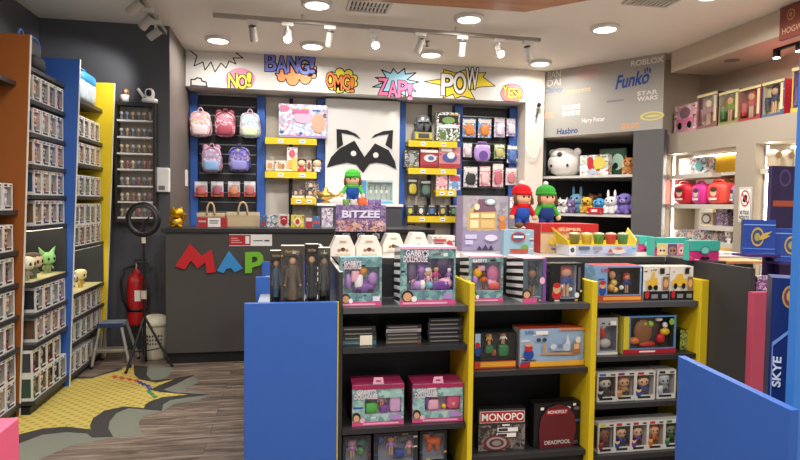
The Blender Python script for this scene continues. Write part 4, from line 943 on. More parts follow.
pbox('largest teal and pink toy box of purple figures on the gondola top', 400.5, 456, 247, 2.845, ZT, .17, front=TEAL, side=STR, top=PKL, L=gab([('t',"GABBY'S",.09,.85,.5,.95,TTL), ('t','DOLLHOUSE',.05,.74,.48,.85,TTL), ('r',.78,.1,.93,.2,LIL), ('r',0,.965,1,1,PKL)]),
     win=(.12,.25,.97,.8), tray=art(['6f648a', '857a9c', '5c5278', '8a90a4'], 24), toys=[('ball',.22,.56,.09,.16,C('6a5a7a', .5)), ('doll',.24,.4,.07,.14,PKL,LIL,PUR), ('ball',.42,.34,.06,.09,mWHITE), ('ball',.78,.72,.13,.22,C('5a4a66', .5)), ('doll',.4,.46,.11,.22,PUR,LIL,PUR), ('doll',.52,.42,.09,.2,PKL,SK,mWHITE), ('doll',.67,.5,.09,.17,PK,SK,HAIR), ('ball',.83,.36,.14,.1,PKL), ('block',.75,.33,.16,.08,PUR), ('ball',.33,.33,.08,.08,LIL), ('ball',.55,.33,.07,.07,C('6fb0c0', .4)), ('doll',.9,.5,.07,.15,LIL,mWHITE,PUR)])
pbox('teal and pink toy box with an orange disc, right of first yellow divider', 469, 503.5, 256, 2.9, ZT, .16, front=TEAL, side=STR, top=PKL, L=gab([('t',"GABBY'S",.1,.86,.5,.94,TTL), ('r',0,.97,1,1,PKL)]),
     win=(.08,.24,.95,.86), tray=art(['a4b0b6', 'b8a8b4', '98a4ac', 'c8b8c0'], 24), toys=[('ball',.22,.46,.1,.12,LIL), ('block',.4,.72,.1,.06,PKL), ('ball',.3,.62,.13,.11,C('f0b828', .4)), ('doll',.48,.46,.13,.21,C('e08030', .5),C('7a4a30', .5),HAIR), ('ball',.74,.58,.18,.2,C('c86a9a', .5)), ('block',.78,.34,.16,.07,C('d8503a', .5)), ('block',.72,.42,.12,.06,PKL)])
pbox('doll box with black and white striped side and dark-haired doll with cat ears', 523.5, 546, 258.5, 2.85, ZT, .235, front=C('4f5f68', .4), side=STR, top=PKL, L=[('r',0,0,.62,.1,PK), ('e',.16,.2,.2,.1,HAIR), ('e',.16,.18,.14,.075,SK), ('r',.86,0,1,1,PUR), ('e',.83,.5,.12,.08,PKL)],
     win=(.2,.12,.84,.95), tray=C('7f8f98', .5), toys=[('doll',.48,.42,.3,.36,C('2a2a30', .5),C('9a6a4a', .5),C('1a1416', .6)), ('ball',.3,.86,.07,.07,C('1a1416', .6)), ('ball',.68,.86,.07,.07,C('1a1416', .6))])
RED = C('c22a2c', .4); NAV = C('2b4a9a', .4); SKB = art(['7fa6d0', '8cb4da', '6f98c8', '9cc0de'], 10)
pbox('black window box with a large red and blue figure right of the doll box', 550.5, 583, 263.5, 2.86, ZT, .08, front=C('1c1b1e', .35), top=C('2a2a2c', .4), L=[('e',.2,.2,.15,.14,RED), ('e',.2,.34,.12,.13,SK), ('e',.2,.43,.12,.07,RED), ('r',.84,.3,.92,.9,C('5a5a60', .4)), ('e',.82,.17,.07,.07,mWHITE)],
     win=(.32,.08,.8,.95), tray=C('9aa8b8', .5), toys=[('doll',.55,.5,.26,.4,NAV,SK,RED), ('ball',.42,.38,.06,.06,mWHITE), ('ball',.7,.3,.06,.06,mWHITE)])
OB = C('d8602a', .4)
pbox('wide orange-based box with a yellow tower toy and small red-capped figure', 598, 642, 266, 2.85, ZT, .14, front=C('7fa6d0', .4), side=SKB, top=RED, L=[('r',0,0,1,.16,C('c8502a', .4)), ('r',.12,.03,.98,.12,C('eca83a', .4)), ('t','SUPER',.05,.82,.25,.93,RED), ('e',.1,.3,.08,.14,NAV), ('e',.1,.46,.07,.1,SK), ('e',.1,.53,.07,.06,RED)],
     win=(.22,.18,.96,.95), tray=C('26262a', .5), toys=[('ball',.38,.72,.07,.12,SK), ('ball',.42,.5,.07,.1,C('e8c870', .5)), ('ball',.36,.36,.09,.12,C('d8a040', .5)), ('ball',.45,.3,.07,.09,C('e8c870', .5)), ('doll',.72,.48,.1,.28,NAV,SK,RED), ('ball',.6,.36,.05,.07,mWHITE)])
YV = C('e0b43a', .45)
def truckbox(label, x0, x1, ty):
    return pbox(label, x0, x1, 266.5, 2.85, ZT, .08, front=C('e0d9cc', .4), side=C('2a2826', .4), top=C('d8d0c2', .4), L=[('r',0,0,1,.27,C('1c1b1e', .4)), ('e',.14,.17,.08,.12,RED), ('r',.3,.06,.55,.18,C('8a8a90', .4)), ('r',.7,.06,.92,.18,C('8a8a90', .4)), ('r',.6,.78,.78,.95,C('2a2826', .4)), ('r',.72,.3,.94,.7,C('8a6a4a', .4)), ('e',.83,.5,.09,.12,C('d8a070', .4)), *ty])
truckbox('cream truck kit box showing a yellow digger, left of its yellow pickup twin', 643.5, 669.5, [('p',[(.12,.4),(.14,.62),(.28,.62),(.32,.85),(.4,.85),(.38,.66),(.5,.66),(.52,.4)],YV), ('e',.22,.38,.08,.08,mBLK), ('e',.44,.38,.08,.08,mBLK)])
truckbox('cream truck kit box showing a yellow pickup, rightmost on the gondola top', 670, 693.5, [('p',[(.06,.42),(.06,.6),(.2,.62),(.28,.78),(.5,.78),(.54,.64),(.68,.62),(.68,.42)],YV), ('e',.2,.42,.08,.09,mBLK), ('e',.54,.42,.08,.09,mBLK)])

# tall film-figure boxes on the left run
def tallbox(label, x0, x1, yt, Yf, bg, cl, hr, side):
    return pbox(label, x0, x1, yt, Yf, .845, .075, front=C(bg, .35), side=C(side, .35), top=C('cfc8b8', .4), L=[('t','Harry Potter',.2,.895,.8,.95,C('a89468', .4)), ('r',.1,.02,.9,.08,C('4a4038', .4))], win=(.08,.1,.92,.87), tray=art(['5a5046', '4a4238', '6e6256', '3a342e'], 20), toys=[('man',.5,.49,.42,.4,C(cl, .5),SK,C(hr, .6))], group='tall film doll boxes on the left gondola')
tallbox('narrow tall doll box, leftmost behind the large one on the blue gondola', 270, 283, 251, 3.03, '3a342f', '4a6a80', '5a3a20', '2a2622')
tallbox('widest tall doll box with a brown-robed doll, above the big blue panel', 281, 304.5, 246, 2.87, '4a4038', '5a4a38', '6a4a2a', '6a5a4a')
tallbox('tall dark doll box with a long-haired black-robed doll, right of the widest one', 305.5, 318.5, 244.5, 2.88, '26221f', '1c1b1d', '2a1810', '4a3a2a')
tallbox('tall pale-topped doll box next to the dark spine, rightmost above the blue panel', 318, 330.5, 248, 3.0, '4c4a48', '6a6866', '8a8480', '3a3632')
# ------------------------------------------------------------------ bay one: stacks of cases, boxes
def cases(x0, x1, n, ybot, ytop, z, cols, where, Yf=2.86):
    a = aY(x0, ybot, Yf); c = aY(x1, ybot, Yf); h = (aY(x0, ytop, Yf).z-z)/n
    for i in range(n):
        dx = rng.uniform(-.004, .004); col = cols[i % len(cols)]
        b = MB(); b.box6(a.x+dx, c.x+dx, Yf+rng.uniform(0, .006), Yf+.19, z+h*i+.0006, z+h*(i+1)-.0008, C(col, .25), C('1e1e20', .25), C('26262a', .2))
        b.rect(a.x+dx+.01, c.x+dx-.02, z+h*(i+.35), z+h*(i+.6), Yf-.0008, C('8a8680', .35))
        nm = ['bottom', 'second from bottom', 'third from bottom', 'fourth from bottom', 'fifth from bottom', 'topmost'][i] if i < n-1 else 'topmost'
        tag(b.build('game_case'), f'flat shrink-wrapped case, {nm} in the {where}', 'flat case', 'flat cases on the gondola shelf')
cases(342.5, 376, 4, 348, 327, Z1[0], ['4a7484', '3a4a44', '2a2c2c', '3a3a38'], 'left stack with a price tag')
cases(386, 421, 5, 347, 325.5, Z1[0], ['6a5a48', '4a4a48', '3a3a40', 'b0a8a8', '2c2c2e'], 'middle stack of the gondola shelf')
cases(428, 461.5, 6, 345, 318.5, Z1[0], ['2a2a2c', '3a3a3c', '26262a', '444448', '2e2e30', '3a3a3e'], 'right stack by the yellow divider')
q_ = aY(366, 342, 2.855); b = MB(); b.box(q_.x-.03, q_.x+.03, 2.852, 2.854, Z1[0]+.002, Z1[0]+.05, C('efe8d0', .5)); thing(b, 'price_tag', 'cream price tag standing against the left case stack', 'price tag')
MG = C('a82a5a', .4); GREEN = C('4fb04a', .45); TL2 = art(['86b0ae', '9cc4c0', '749ca0', 'b0d0c8'], 20)
def gabs(label, x0, x1, yt, toys, rz=0.):
    o = pbox(label, x0, x1, yt, 2.84, Z1[1], .16, rz=rz, front=TL2, side=C('7a2a4a', .4), top=C('a8305c', .4), L=[('r',0,0,1,.1,PK), ('r',.2,.03,.9,.07,PKL), ('r',0,.9,1,1,MG), ('e',.08,.22,.08,.12,HAIR), ('e',.08,.19,.055,.085,SK), ('e',.19,.14,.05,.06,PKL), ('t',"GABBY'S",.08,.78,.46,.89,TTL), ('t','DOLLHOUSE',.04,.66,.48,.78,TTL), ('r',.74,.13,.95,.26,LIL)],
         win=(.24,.27,.95,.66), tray=C('b4a6ba', .5), toys=toys)
    w_ = o.bound_box[4][0]-o.bound_box[0][0]; h_ = o.bound_box[1][2]
    b = MB(); b.prism([(-.028, .001, h_+.0006), (.028, .001, h_+.0006), (.022, .001, h_+.034), (-.022, .001, h_+.034)], (0, .002, 0), PKL); b.rect(-.012, .012, h_+.012, h_+.02, .0005, MG); b.build('hang_tab', o)
    return o
gabs('pink-topped dollhouse set with a green toy chest, on the second shelf down', 352.5, 404, 384.5, [('block',.38,.4,.12,.12,GREEN), ('doll',.58,.56,.1,.16,PKL,SK,PK), ('block',.84,.5,.11,.22,C('d8b0d8', .4)), ('block',.62,.36,.07,.1,PUR)], R(-1))
gabs('pink-topped dollhouse set with a rainbow arch, right on the second shelf down', 413, 463, 383.5, [('block',.42,.42,.11,.13,PKL), ('ball',.3,.5,.07,.16,PUR), ('block',.82,.54,.13,.24,PK), ('block',.82,.46,.08,.12,C('f0c040', .4)), ('ball',.64,.36,.05,.07,C('f0c040', .4))], R(-2))
def bottompack(label, x0, x1, yt, bg, toys, L=()):
    pbox(label, x0, x1, yt, 2.86, Z1[2], .07, front=C(bg, .4), L=list(L), win=(.1,.35,.9,.93), tray=C('8c929c', .5), toys=toys)
bottompack('grey window pack with a lilac figure and teal disc, leftmost on the bottom shelf', 343, 371, 436, '3a3c40', [('ball',.7,.8,.2,.08,C('3a7a78', .5)), ('doll',.35,.66,.2,.2,LIL,SK,LIL), ('ball',.65,.6,.14,.1,C('4a8a4a', .5))])
bottompack('grey window pack with two doll figures, middle of the bottom shelf', 374, 418, 433, '34363a', [('ball',.16,.82,.1,.12,NAV), ('doll',.4,.68,.13,.22,LIL,SK,C('7a4a3a', .5)), ('ball',.68,.82,.14,.1,C('4a5a68', .5)), ('doll',.82,.62,.1,.16,PKL,SK,LIL), ('block',.6,.5,.12,.08,NAV)])
bottompack('dark pack with an orange dinosaur toy, rightmost on the bottom shelf', 420, 447, 431, '22262a', [('ball',.55,.74,.3,.1,C('d8642a', .5)), ('ball',.3,.84,.12,.06,C('d8642a', .5)), ('block',.4,.62,.07,.12,C('c8562a', .5)), ('block',.68,.62,.07,.12,C('c8562a', .5))], [('p',[(.0,.1),(.0,.36),(.6,.0)],C('3a6ab8', .4)), ('p',[(.2,.34),(.34,.38),(.9,.0),(.6,.0)],C('e8c030', .4))])
# ------------------------------------------------------------------ bay two
PIPE = C('2a7a4a', .4)
pbox('dark pipe playset box with orange base, left on the middle bay shelf', 475, 516.5, 332.5, 2.86, Z2[0], .1, front=C('18201f', .35), L=[('r',0,0,1,.2,C('c8482a', .4)), ('r',.14,.04,.98,.17,C('e8a83a', .4)), ('r',0,.45,.13,.98,C('a8c8e0', .4)), ('e',.07,.5,.07,.16,NAV), ('e',.06,.66,.06,.08,RED)],
     win=(.15,.22,.97,.97), tray=C('1f2a28', .5), toys=[('block',.72,.46,.12,.16,PIPE), ('block',.38,.5,.1,.1,PIPE), ('doll',.38,.78,.09,.18,YV,SK,YV), ('doll',.72,.8,.1,.17,mWHITE,SK,RED), ('ball',.5,.4,.06,.1,C('b0502a', .5))])
WB = C('c89a62', .45)
pbox('light blue castle playset box with orange base, right on the middle bay shelf', 520.5, 584, 328.5, 2.85, Z2[0], .12, front=C('9db8d4', .4), side=C('b8b4b0', .4), top=C('c8482a', .4), L=[('r',0,0,1,.09,C('e8862a', .4)), ('r',.0,.0,.15,.13,RED), ('r',.15,.02,1,.15,C('eeb43a', .4)), ('t','SUPER',.06,.87,.2,.96,C('3a5a9a', .4)), ('r',.23,.85,.42,.95,mWHITE), ('r',.6,.95,1,1,C('e8862a', .4)),
     ('p',[(.26,.33),(.36,.38),(.95,.36),(.86,.30)],WB), ('e',.12,.34,.08,.14,NAV), ('e',.12,.52,.06,.1,RED), ('e',.12,.6,.06,.05,SK), ('e',.27,.72,.035,.05,C('3a4048', .5)), ('e',.36,.72,.035,.05,C('3a4048', .5)), ('r',.34,.4,.38,.62,WB), ('r',.46,.42,.64,.5,C('a8b4c4', .5)), ('e',.5,.54,.05,.07,C('d4d8e0', .5)), ('e',.6,.54,.04,.06,C('7a88b0', .5)), ('r',.65,.42,.76,.6,C('c4ccd8', .5)), ('p',[(.68,.6),(.72,.86),(.76,.6)],C('d8dce4', .5)), ('r',.8,.36,.92,.62,C('b06a3a', .5)), ('r',.82,.46,.9,.6,C('e0b888', .5)), ('e',.88,.7,.04,.09,C('e8dcd0', .5))])
MONO = C('b0282a', .35)
pbox('black board game box with a red title banner and grey artwork', 479, 524.5, 409, 2.87, Z2[1], .05, rz=R(-3), front=C('4a4846', .35), side=C('1c1b1c', .35), L=[('r',0,0,1,.62,art(['5a5652', '3a3838', '6e6862', '2e2c2c', '8a8078'], 26)), ('r',.0,.62,1,.98,C('3a3736', .4)), ('r',.02,.68,.98,.96,mWHITE), ('r',.03,.69,.97,.95,MONO), ('t','MONOPOLY',.08,.73,1.12,.91,mWHITE) if False else ('t','MONOPO',.06,.73,.96,.91,mWHITE), ('r',.5,.60,.66,.64,mWHITE), ('r',.4,.46,.84,.56,mWHITE), ('r',.42,.475,.62,.545,C('3a3736', .4)), ('r',.38,.33,.8,.43,mWHITE), ('r',.4,.345,.6,.415,C('3a3736', .4)), ('e',.38,.2,.28,.19,C('7a2a2a', .4)), ('e',.38,.2,.22,.15,C('9a9a98', .4)), ('e',.38,.2,.16,.105,C('6a2c2c', .4)), ('e',.38,.2,.1,.065,C('8a8a88', .4))])
pbox('black board game box with a big maroon hood shape and small red title', 534, 581, 402.5, 2.86, Z2[1], .07, rz=R(2), front=C('1a191b', .35), side=C('141314', .35), L=[('p',[(.12,.0),(.1,.4),(.14,.7),(.28,.9),(.5,.97),(.72,.9),(.86,.7),(.9,.4),(.84,.0)],C('661f26', .45)), ('r',.25,.74,.72,.86,C('a82a30', .4)), ('t','MONOPOLY',.28,.765,.69,.835,mWHITE), ('t','DEADPOOL',.22,.08,.78,.17,C('d8d2cc', .4)), ('r',.12,.86,.19,.92,mWHITE), ('r',.84,.06,.94,.14,C('4a4a50', .4))])
# ------------------------------------------------------------------ bay three
pbox('silver window box with a red-nosed toy, beside the second yellow divider', 597.5, 618, 318, 2.85, Z3[0], .1, front=C('b8b6b4', .4), side=C('8a8a8c', .4), L=[('r',.62,.8,.9,.92,mWHITE), ('r',0,.0,1,.06,mWHITE)], win=(.14,.1,.95,.78), tray=C('7a828e', .5), toys=[('ball',.35,.56,.17,.15,C('c23a2a', .45)), ('ball',.38,.76,.16,.09,mWHITE), ('ball',.5,.28,.3,.13,C('c8c4c0', .45))])
pbox('colourful window box with a green-spectacled potato toy and red base, centre of its shelf', 623.5, 676.5, 316, 2.84, Z3[0], .13, front=C('5a8ab8', .4), side=C('d0c23a', .4), top=C('3a4858', .4), L=[('r',0,0,1,.12,C('b0222c', .4)), ('r',.3,.04,.6,.08,mWHITE), ('r',.0,.13,.1,1,C('d8c830', .4)), ('e',.9,.84,.05,.09,C('8ab04a', .4))], win=(.14,.15,.96,.96), tray=C('3a3a36', .5),
     toys=[('ball',.42,.55,.18,.34,C('8a5a34', .55)), ('ball',.44,.76,.06,.08,C('9ac83a', .4)), ('ball',.56,.76,.06,.08,C('9ac83a', .4)), ('ball',.5,.62,.07,.08,C('d83a2a', .4)), ('ball',.26,.32,.1,.1,C('e0762a', .4)), ('ball',.5,.22,.16,.08,C('c8282a', .4)), ('ball',.76,.36,.08,.14,C('c8282a', .4)), ('ball',.84,.72,.05,.08,mWHITE), ('ball',.84,.54,.09,.1,C('e8c02a', .4)), ('ball',.72,.88,.07,.06,mWHITE)])
pbox('small yellow-green window box at the right end of the potato toy shelf', 680.5, 688.5, 330, 2.88, Z3[0], .07, front=art(['a8b83a', '3a4a2a', '6a8a3a', 'c8c07a'], 40), side=C('2c3424', .4))
pbox('small olive and gold window box touching the third yellow divider', 689.5, 696.5, 328, 2.89, Z3[0], .07, front=art(['c8a83a', '4a4a2a', '8a7a3a', '6a8a5a'], 40, seed=3), side=C('2c3424', .4))
G3 = 'boxed figures on the front gondola'
for i, (x, k) in enumerate(((606.5, 2), (625.5, 4), (644.5, 0), (666, 7))):
    a = aY(x, 395, 2.84); pop(k, (a.x, 2.835+.004*(i % 2), Z3[1]+.0008), R(1 if i % 2 else -1), f'{ORD[i]} boxed figure from the second yellow divider, one shelf below the potato toy', G3)
for i, (x, k) in enumerate(((606, 9), (622.5, 0), (639, 6), (655.5, 8), (672, 5))):
    if x > 695: continue
    a = aY(x, 440, 2.84); pop(k, (a.x, 2.835, Z3[2]+.0008), R(-1.5 if i % 2 else .5), f'{ORD[i]} boxed figure from the second yellow divider, on the bottom shelf', G3).scale = (.86, 1, 1.04)

# ------------------------------------------------------------------ goods on the raised back unit
ZR = SPZ
def hexbox(label, x0, x1, yt, Yf):
    w, h, loc = fit(x0, x1, yt, Yf, ZR); b = MB(); o_ = [(-w/2,0),(w/2,0),(w/2,h*.4),(w*.28,h),(-w*.28,h),(-w/2,h*.4)]
    b.prism([(x, 0, z) for x, z in o_], (0, .12, 0), C('ece6da', .4), C('dcd4c8', .4))
    ops(b, w, h, [('e',.5,.34,.1,.1,C('7a4a30', .4)), ('e',.34,.3,.07,.08,C('b07a50', .4)), ('e',.66,.3,.07,.08,C('c89a78', .4)), ('r',.36,.7,.64,.78,C('c8a890', .4)), ('r',.2,.06,.8,.14,C('d8c8b4', .4)), ('e',.5,.4,.03,.04,mBLK)])
    thing(b, 'gift_box', label, 'toy box', loc, 0, 'white house-shaped boxes behind the gondola')
hexbox('white house-shaped box with brown print, left one under the purple display', 330.5, 355.5, 236.5, 3.24)
hexbox('white house-shaped box with brown print, right one under the purple display', 356.5, 382, 236.5, 3.24)
hexbox('white house-shaped box between the purple display and large teal box', 383, 404, 234, 3.5)
hexbox('white house-shaped box behind the large teal toy box', 408, 429, 233, 3.5)
# purple counter display
w, h, loc = fit(336, 386, 205, 3.62, ZR)
pbox('white box with red and black print left of the lavender house box', 432, 455, 236, 3.62, ZR, .12, front=C('e0dcd6', .4), L=[('e',.75,.4,.14,.3,C('c03a3a', .4)), ('r',.1,.15,.5,.5,C('2a2a2e', .4)), ('r',.1,.6,.6,.8,C('c04a4a', .4))])
w, h, loc = fit(336, 386, 205, 3.62, ZR)
e = empty('counter_display', 'purple cardboard display with pet cutouts on top and hanging packs', 'display stand', loc)
pu = art(['8a6a90', '6a4a70', 'b08aa0', 'c07a6a', 'a89098', '5a3a60', 'd0b0b8', 'c89a5a'], 34)
b = MB(); b.box6(-w/2, w/2, 0, .02, h*.42, h, C('6b4590', .4), C('5a3a80', .4), C('5a3a80', .4)); b.rect(-w/2, w/2, h*.42, h, -.0006, art(['76608c', '86709a', '664e80', '9480a4', '564070'], 34)); b.rect(-w/2, w/2, h*.42, h*.66, -.001, pu); b.text('BiTZEE', -w*.38, w*.38, h*.72, h*.88, -.003, C('d8cfe4', .4), off=.04); b.text('BiTZEE', -w*.37, w*.39, h*.705, h*.865, -.002, C('4a2a6a', .4), off=.06); b.build('header', e)
b = MB(); b.box(-w/2, w/2, .021, .14, 0, h*.42, C('16151a', .5)); b.box(-w/2, w/2, -.04, .02, 0, .02, C('16151a', .5)); b.build('base', e)
for k, (u, c_) in enumerate(((-.3, '6a9a4a'), (-.15, 'c8c0c0'), (.03, 'd8622a'), (.2, '8a6a9a'), (.34, '7a5a9a'))):
    b = MB(); r_ = .03 if k == 2 else .022; b.ball((u*w, .008, h+.01), (r_, .008, r_), C(c_, .5)); b.ball((u*w-r_*.6, .008, h+.01+r_*.8), (r_*.35, .006, r_*.4), C(c_, .5), 1, 8, 6); b.ball((u*w+r_*.6, .008, h+.01+r_*.8), (r_*.35, .006, r_*.4), C(c_, .5), 1, 8, 6); b.build('cutout_pet', e)
for k in range(3):
    b = MB(); x = (-.3+.3*k)*w; b.box(x-.022, x+.022, -.012, .0, h*.27, h*.38, C('8a8a94', .4)); b.ball((x, -.014, h*.32), (.017, .008, .02), C('4a4a58', .3)); b.tube([(x, .02, h*.41), (x, -.006, h*.41), (x, -.006, h*.38)], .002, mCHROME, 5); b.build('hanging_pack', e)
# lavender house set
w, h, loc = fit(463, 508, 196, 3.6, ZR)
o = toybox('tall lavender box showing a tan dollhouse with a small dog figure', w, h, .14, loc, front=C('a898b8', .4), top=C('b8a8c8', .4), L=[('r',0,.0,1,.36,C('9a90b0', .4)), ('r',0,.36,1,1,art(['a09aa8', '8f8a9a', 'b0a8b0', 'a8a0a0'], 14)), ('p',[(.1,.38),(.1,.68),(.32,.92),(.62,.92),(.74,.7),(.74,.38)],C('c8a468', .45)), ('p',[(.22,.7),(.34,.94),(.64,.94),(.74,.72)],C('7a5868', .45)), ('r',.16,.42,.34,.56,C('e8d8a8', .4)), ('r',.4,.42,.68,.56,C('d8b878', .4)), ('r',.16,.6,.34,.68,C('f0e0b0', .4)), ('r',.4,.6,.7,.68,C('ead09a', .4)), ('e',.3,.8,.06,.06,C('e8d8b8', .4)), ('e',.87,.46,.08,.1,C('c87a3a', .45)), ('e',.86,.6,.07,.06,C('d89050', .45)), ('e',.6,.9,.14,.07,C('8aa0b0', .4)), ('e',.6,.9,.09,.045,C('e0e4e0', .4)), ('r',.05,.12,.22,.2,C('c8c0dc', .4)), ('r',.05,.22,.3,.3,C('c8c0dc', .4)), ('e',.62,.24,.14,.06,C('d8d2e6', .4)), ('p',[(.3,.02),(.36,.1),(.42,.03),(.5,.12),(.56,.03),(.62,.11),(.68,.02)],C('3a3a52', .5))])
w, h, loc = fit(504, 534, 230, 3.3, ZR)
toybox('light blue box with a red shield logo, left of the red box', w, h, .06, loc, front=C('8fb2c4', .4), top=C('b4ccd8', .4), L=[('e',.47,.72,.24,.2,C('b8402a', .4)), ('e',.47,.72,.19,.15,C('3a5a8a', .4)), ('r',.3,.68,.64,.77,C('e8e0d0', .4)), ('e',.68,.3,.12,.12,C('6a9a4a', .4)), ('r',.2,.08,.8,.24,C('b0503a', .4))])
w, h, loc = fit(541, 598, 224, 3.42, ZR)
toybox('large red toy box with a cream front panel, behind the yellow tray', w, h, .24, loc, front=C('cfae8a', .4), side=C('b8282a', .4), top=C('c8302e', .4), L=[('r',0,.72,1,1,C('b8282a', .4)), ('e',.38,.8,.12,.1,C('d8604a', .4)), ('t','SUPER',.3,.76,.7,.86,C('e8d0b0', .4)), ('e',.2,.4,.07,.12,C('d8b03a', .4)), ('r',.36,.28,.52,.5,C('b8402e', .4)), ('r',.56,.28,.64,.5,C('e8e0d0', .4)), ('r',.68,.28,.76,.5,C('b8402e', .4))])
w, h, loc = fit(568.5, 636.5, 245.5, 3.24, ZR-.0)
toybox('wide pale box printed with a toy rocket scene, under the yellow tray', w, h, .16, loc, front=C('b9c0d6', .4), side=C('d8d8dc', .4), top=C('e8e4e0', .4), L=[('r',0,0,.1,1,C('d8d8d8', .4)), ('e',.05,.55,.03,.25,C('4a4a52', .4)), ('r',.14,.55,.3,.9,C('5a6a7a', .4)), ('r',.34,.55,.48,.9,C('8a90a0', .4)), ('p',[(.56,.3),(.6,.7),(.64,.3)],C('c8483a', .4)), ('e',.72,.45,.09,.3,C('d8ccc4', .4)), ('e',.72,.7,.06,.15,C('c87a5a', .4)), ('p',[(.36,.4),(.44,.5),(.42,.3)],C('c86a5a', .4)), ('e',.9,.5,.07,.2,C('8fb0d8', .4))])
tz_ = ZR+h+.0016
tr = empty('cup_tray', 'yellow slant-sided tray of coloured cups on the wide pale box', 'tray', (loc[0], loc[1]+.08, tz_))
b = MB(); tw = w*1.06
b.box(-tw/2+.02, tw/2-.02, -.07, .07, 0, .004, mYEL)
for sx in (-1, 1): b.prism([(sx*(tw/2-.02), -.075, 0), (sx*(tw/2-.02), .075, 0), (sx*(tw/2+.02), .075, .10), (sx*(tw/2-.01), -.075, .03)], (sx*.004, 0, 0), mYEL)
b.box(-tw/2+.02, tw/2-.02, .071, .075, 0, .022, mYEL); b.build('tray', tr)
b = MB(); b.box(-tw/2+.025, tw/2-.025, -.074, -.072, .004, .072, mDGLASS); b.build('clear_front', tr)
for k, (c_, l_) in enumerate((('7a7a2a', 'olive'), ('d8b42a', 'yellow'), ('6a9a3a', 'light green'), ('d8503a', 'red'), ('5a8a4a', 'dark green'))):
    b = MB(); b.lathe([(.026, 0), (.034, .055), (.034, .06), (.03, .06), (.024, .01)], C(c_, .35), n=16); b.lathe([(.001, .054), (.031, .0555), (.029, .066), (.001, .07)], C('d8d0b8', .4), n=16)
    thing(b, 'toy_cup', f'{l_} cup standing in the yellow slant-sided tray', 'cup', (loc[0]-w*.36+k*w*.18, loc[1]+.05, tz_+.0048), 0, 'cups in the yellow tray')
# teal and pink surprise boxes
TQ = C('3fae9e', .4); HP = C('d83a80', .4)
def lol(label, x0, x1, yt, Yf, d, kind):
    w, h, loc = fit(x0, x1, yt, Yf, ZR)
    L = [('r',0,.5,1,1,TQ)]
    if kind == 1:
        L += [('r',.05,.02,.98,.7,C('e8dcd8', .4))]
        for u, hc, sc_ in ((.2, 'd8c87a', 'e8c8a8'), (.5, '6a4a7a', 'a8785a'), (.8, 'e07aa0', 'e8c0a8')): L += [('r',u-.14,.05,u+.14,.67,C(hc, .4)), ('e',u,.3,.12,.22,C(sc_, .4)), ('e',u-.05,.3,.03,.06,mBLK), ('e',u+.05,.3,.03,.06,mBLK)]
    else: L += [('e',.5,.52,.16,.22,C('3a8a88', .4)), ('e',.5,.52,.12,.16,C('7ac8b8', .4)), ('e',.43,.12,.08,.08,mBLK), ('e',.57,.12,.08,.08,mBLK)]
    toybox(label, w, h, d, loc, front=HP, side=TQ, top=TQ, L=L, group='teal and pink doll boxes')
lol('teal-lidded pink box half hidden right of the yellow tray', 638.5, 653, 236.5, 3.5, .2, 0)
lol('teal-lidded box with three doll faces on its front', 655, 688, 238, 3.2, .08, 1)
lol('teal-lidded pink box with round badge, rightmost of the doll boxes', 689.5, 719.5, 241, 2.9, .05, 0)
b = MB(); b.box(RX0+.03, aY(721, 260, 2.9).x, 2.86, 3.128, SPZ-.03, SPZ-.001, mSP); b.box(RX0+.03, RX0+.06, 2.9, 3.1, .9255, SPZ-.0305, mSP); b.build('raised_shelf', bpy.data.objects['right_gondola'], True)
w, h, loc = fit(721, 738, 253, 3.3, ZR); toybox('small white box with pink and grey print, right of the badge box', w, h, .1, loc, front=C('e0d8d0', .4), L=[('r',.1,.2,.45,.8,C('e07a9a', .4)), ('e',.72,.5,.2,.35,C('7a7a70', .4))])
# plush dolls on the red box
def plush(loc, rz, label, cap, shirt, pants, s=1.):
    """plain rag doll with a knitted pompom hat"""
    e = empty('rag_doll', label, 'plush doll', loc, rz); f = lambda h_: C(h_, .9, spec=.1)
    b = MB(); sk = f('e6bd98')
    b.ball((0, 0, .10*s), (.058*s, .045*s, .065*s), f(pants), .9, 16, 10)
    for sx in (-1, 1):
        b.cyl((sx*.026*s, -.005*s, .06*s), (sx*.034*s, -.012*s, .018*s), .026*s, f(pants), 10, .024*s); b.ball((sx*.036*s, -.026*s, .02*s), (.028*s, .036*s, .02*s), f('7a5a40'))
    b.ball((0, 0, .205*s), (.062*s, .055*s, .055*s), sk, .95, 18, 12); b.build('body', e)
    b = MB(); b.ball((0, 0, .148*s), (.056*s, .044*s, .032*s), f(shirt))
    for sx in (-1, 1): b.cyl((sx*.045*s, 0, .155*s), (sx*.085*s, -.015*s, .085*s), .02*s, f(shirt), 10, .017*s); b.ball((sx*.088*s, -.017*s, .07*s), (.018*s, .018*s, .02*s), sk, 1, 10, 8)
    b.build('sweater', e)
    b = MB(); b.ball((0, .008*s, .246*s), (.068*s, .062*s, .05*s), f(cap), .95, 18, 10); h_ = b.build('knitted_hat', e)
    b = MB(); b.lathe([(.062*s, .222*s), (.070*s, .224*s), (.070*s, .244*s), (.062*s, .246*s)], f(cap), (0, .004*s, 0), 20, cap=False); b.build('hat_cuff', e).parent = h_
    b = MB(); b.ball((0, .01*s, .303*s), (.018*s, .018*s, .017*s), f('ece4d8'), 1, 10, 8); b.build('pompom', e).parent = h_
    for sx in (-1, 1):
        b = MB(); b.tube([(sx*.058*s, -.01*s, .225*s), (sx*.066*s, -.02*s, .19*s), (sx*.062*s, -.028*s, .16*s)], .012*s, f('6a4a30'), 8); b.build('braid', e)
        b = MB(); b.ball((sx*.02*s, -.053*s, .21*s), (.007*s, .005*s, .008*s), mBLK, 1, 8, 6); b.build('eye', e)
    return e
q_ = aY(521, 226, 3.5); zt_ = aY(541, 224, 3.42).z
e = empty('plush_perch', 'silver wire stand under the red-hatted and green-hatted rag dolls', 'display stand', (0, 0, 0))
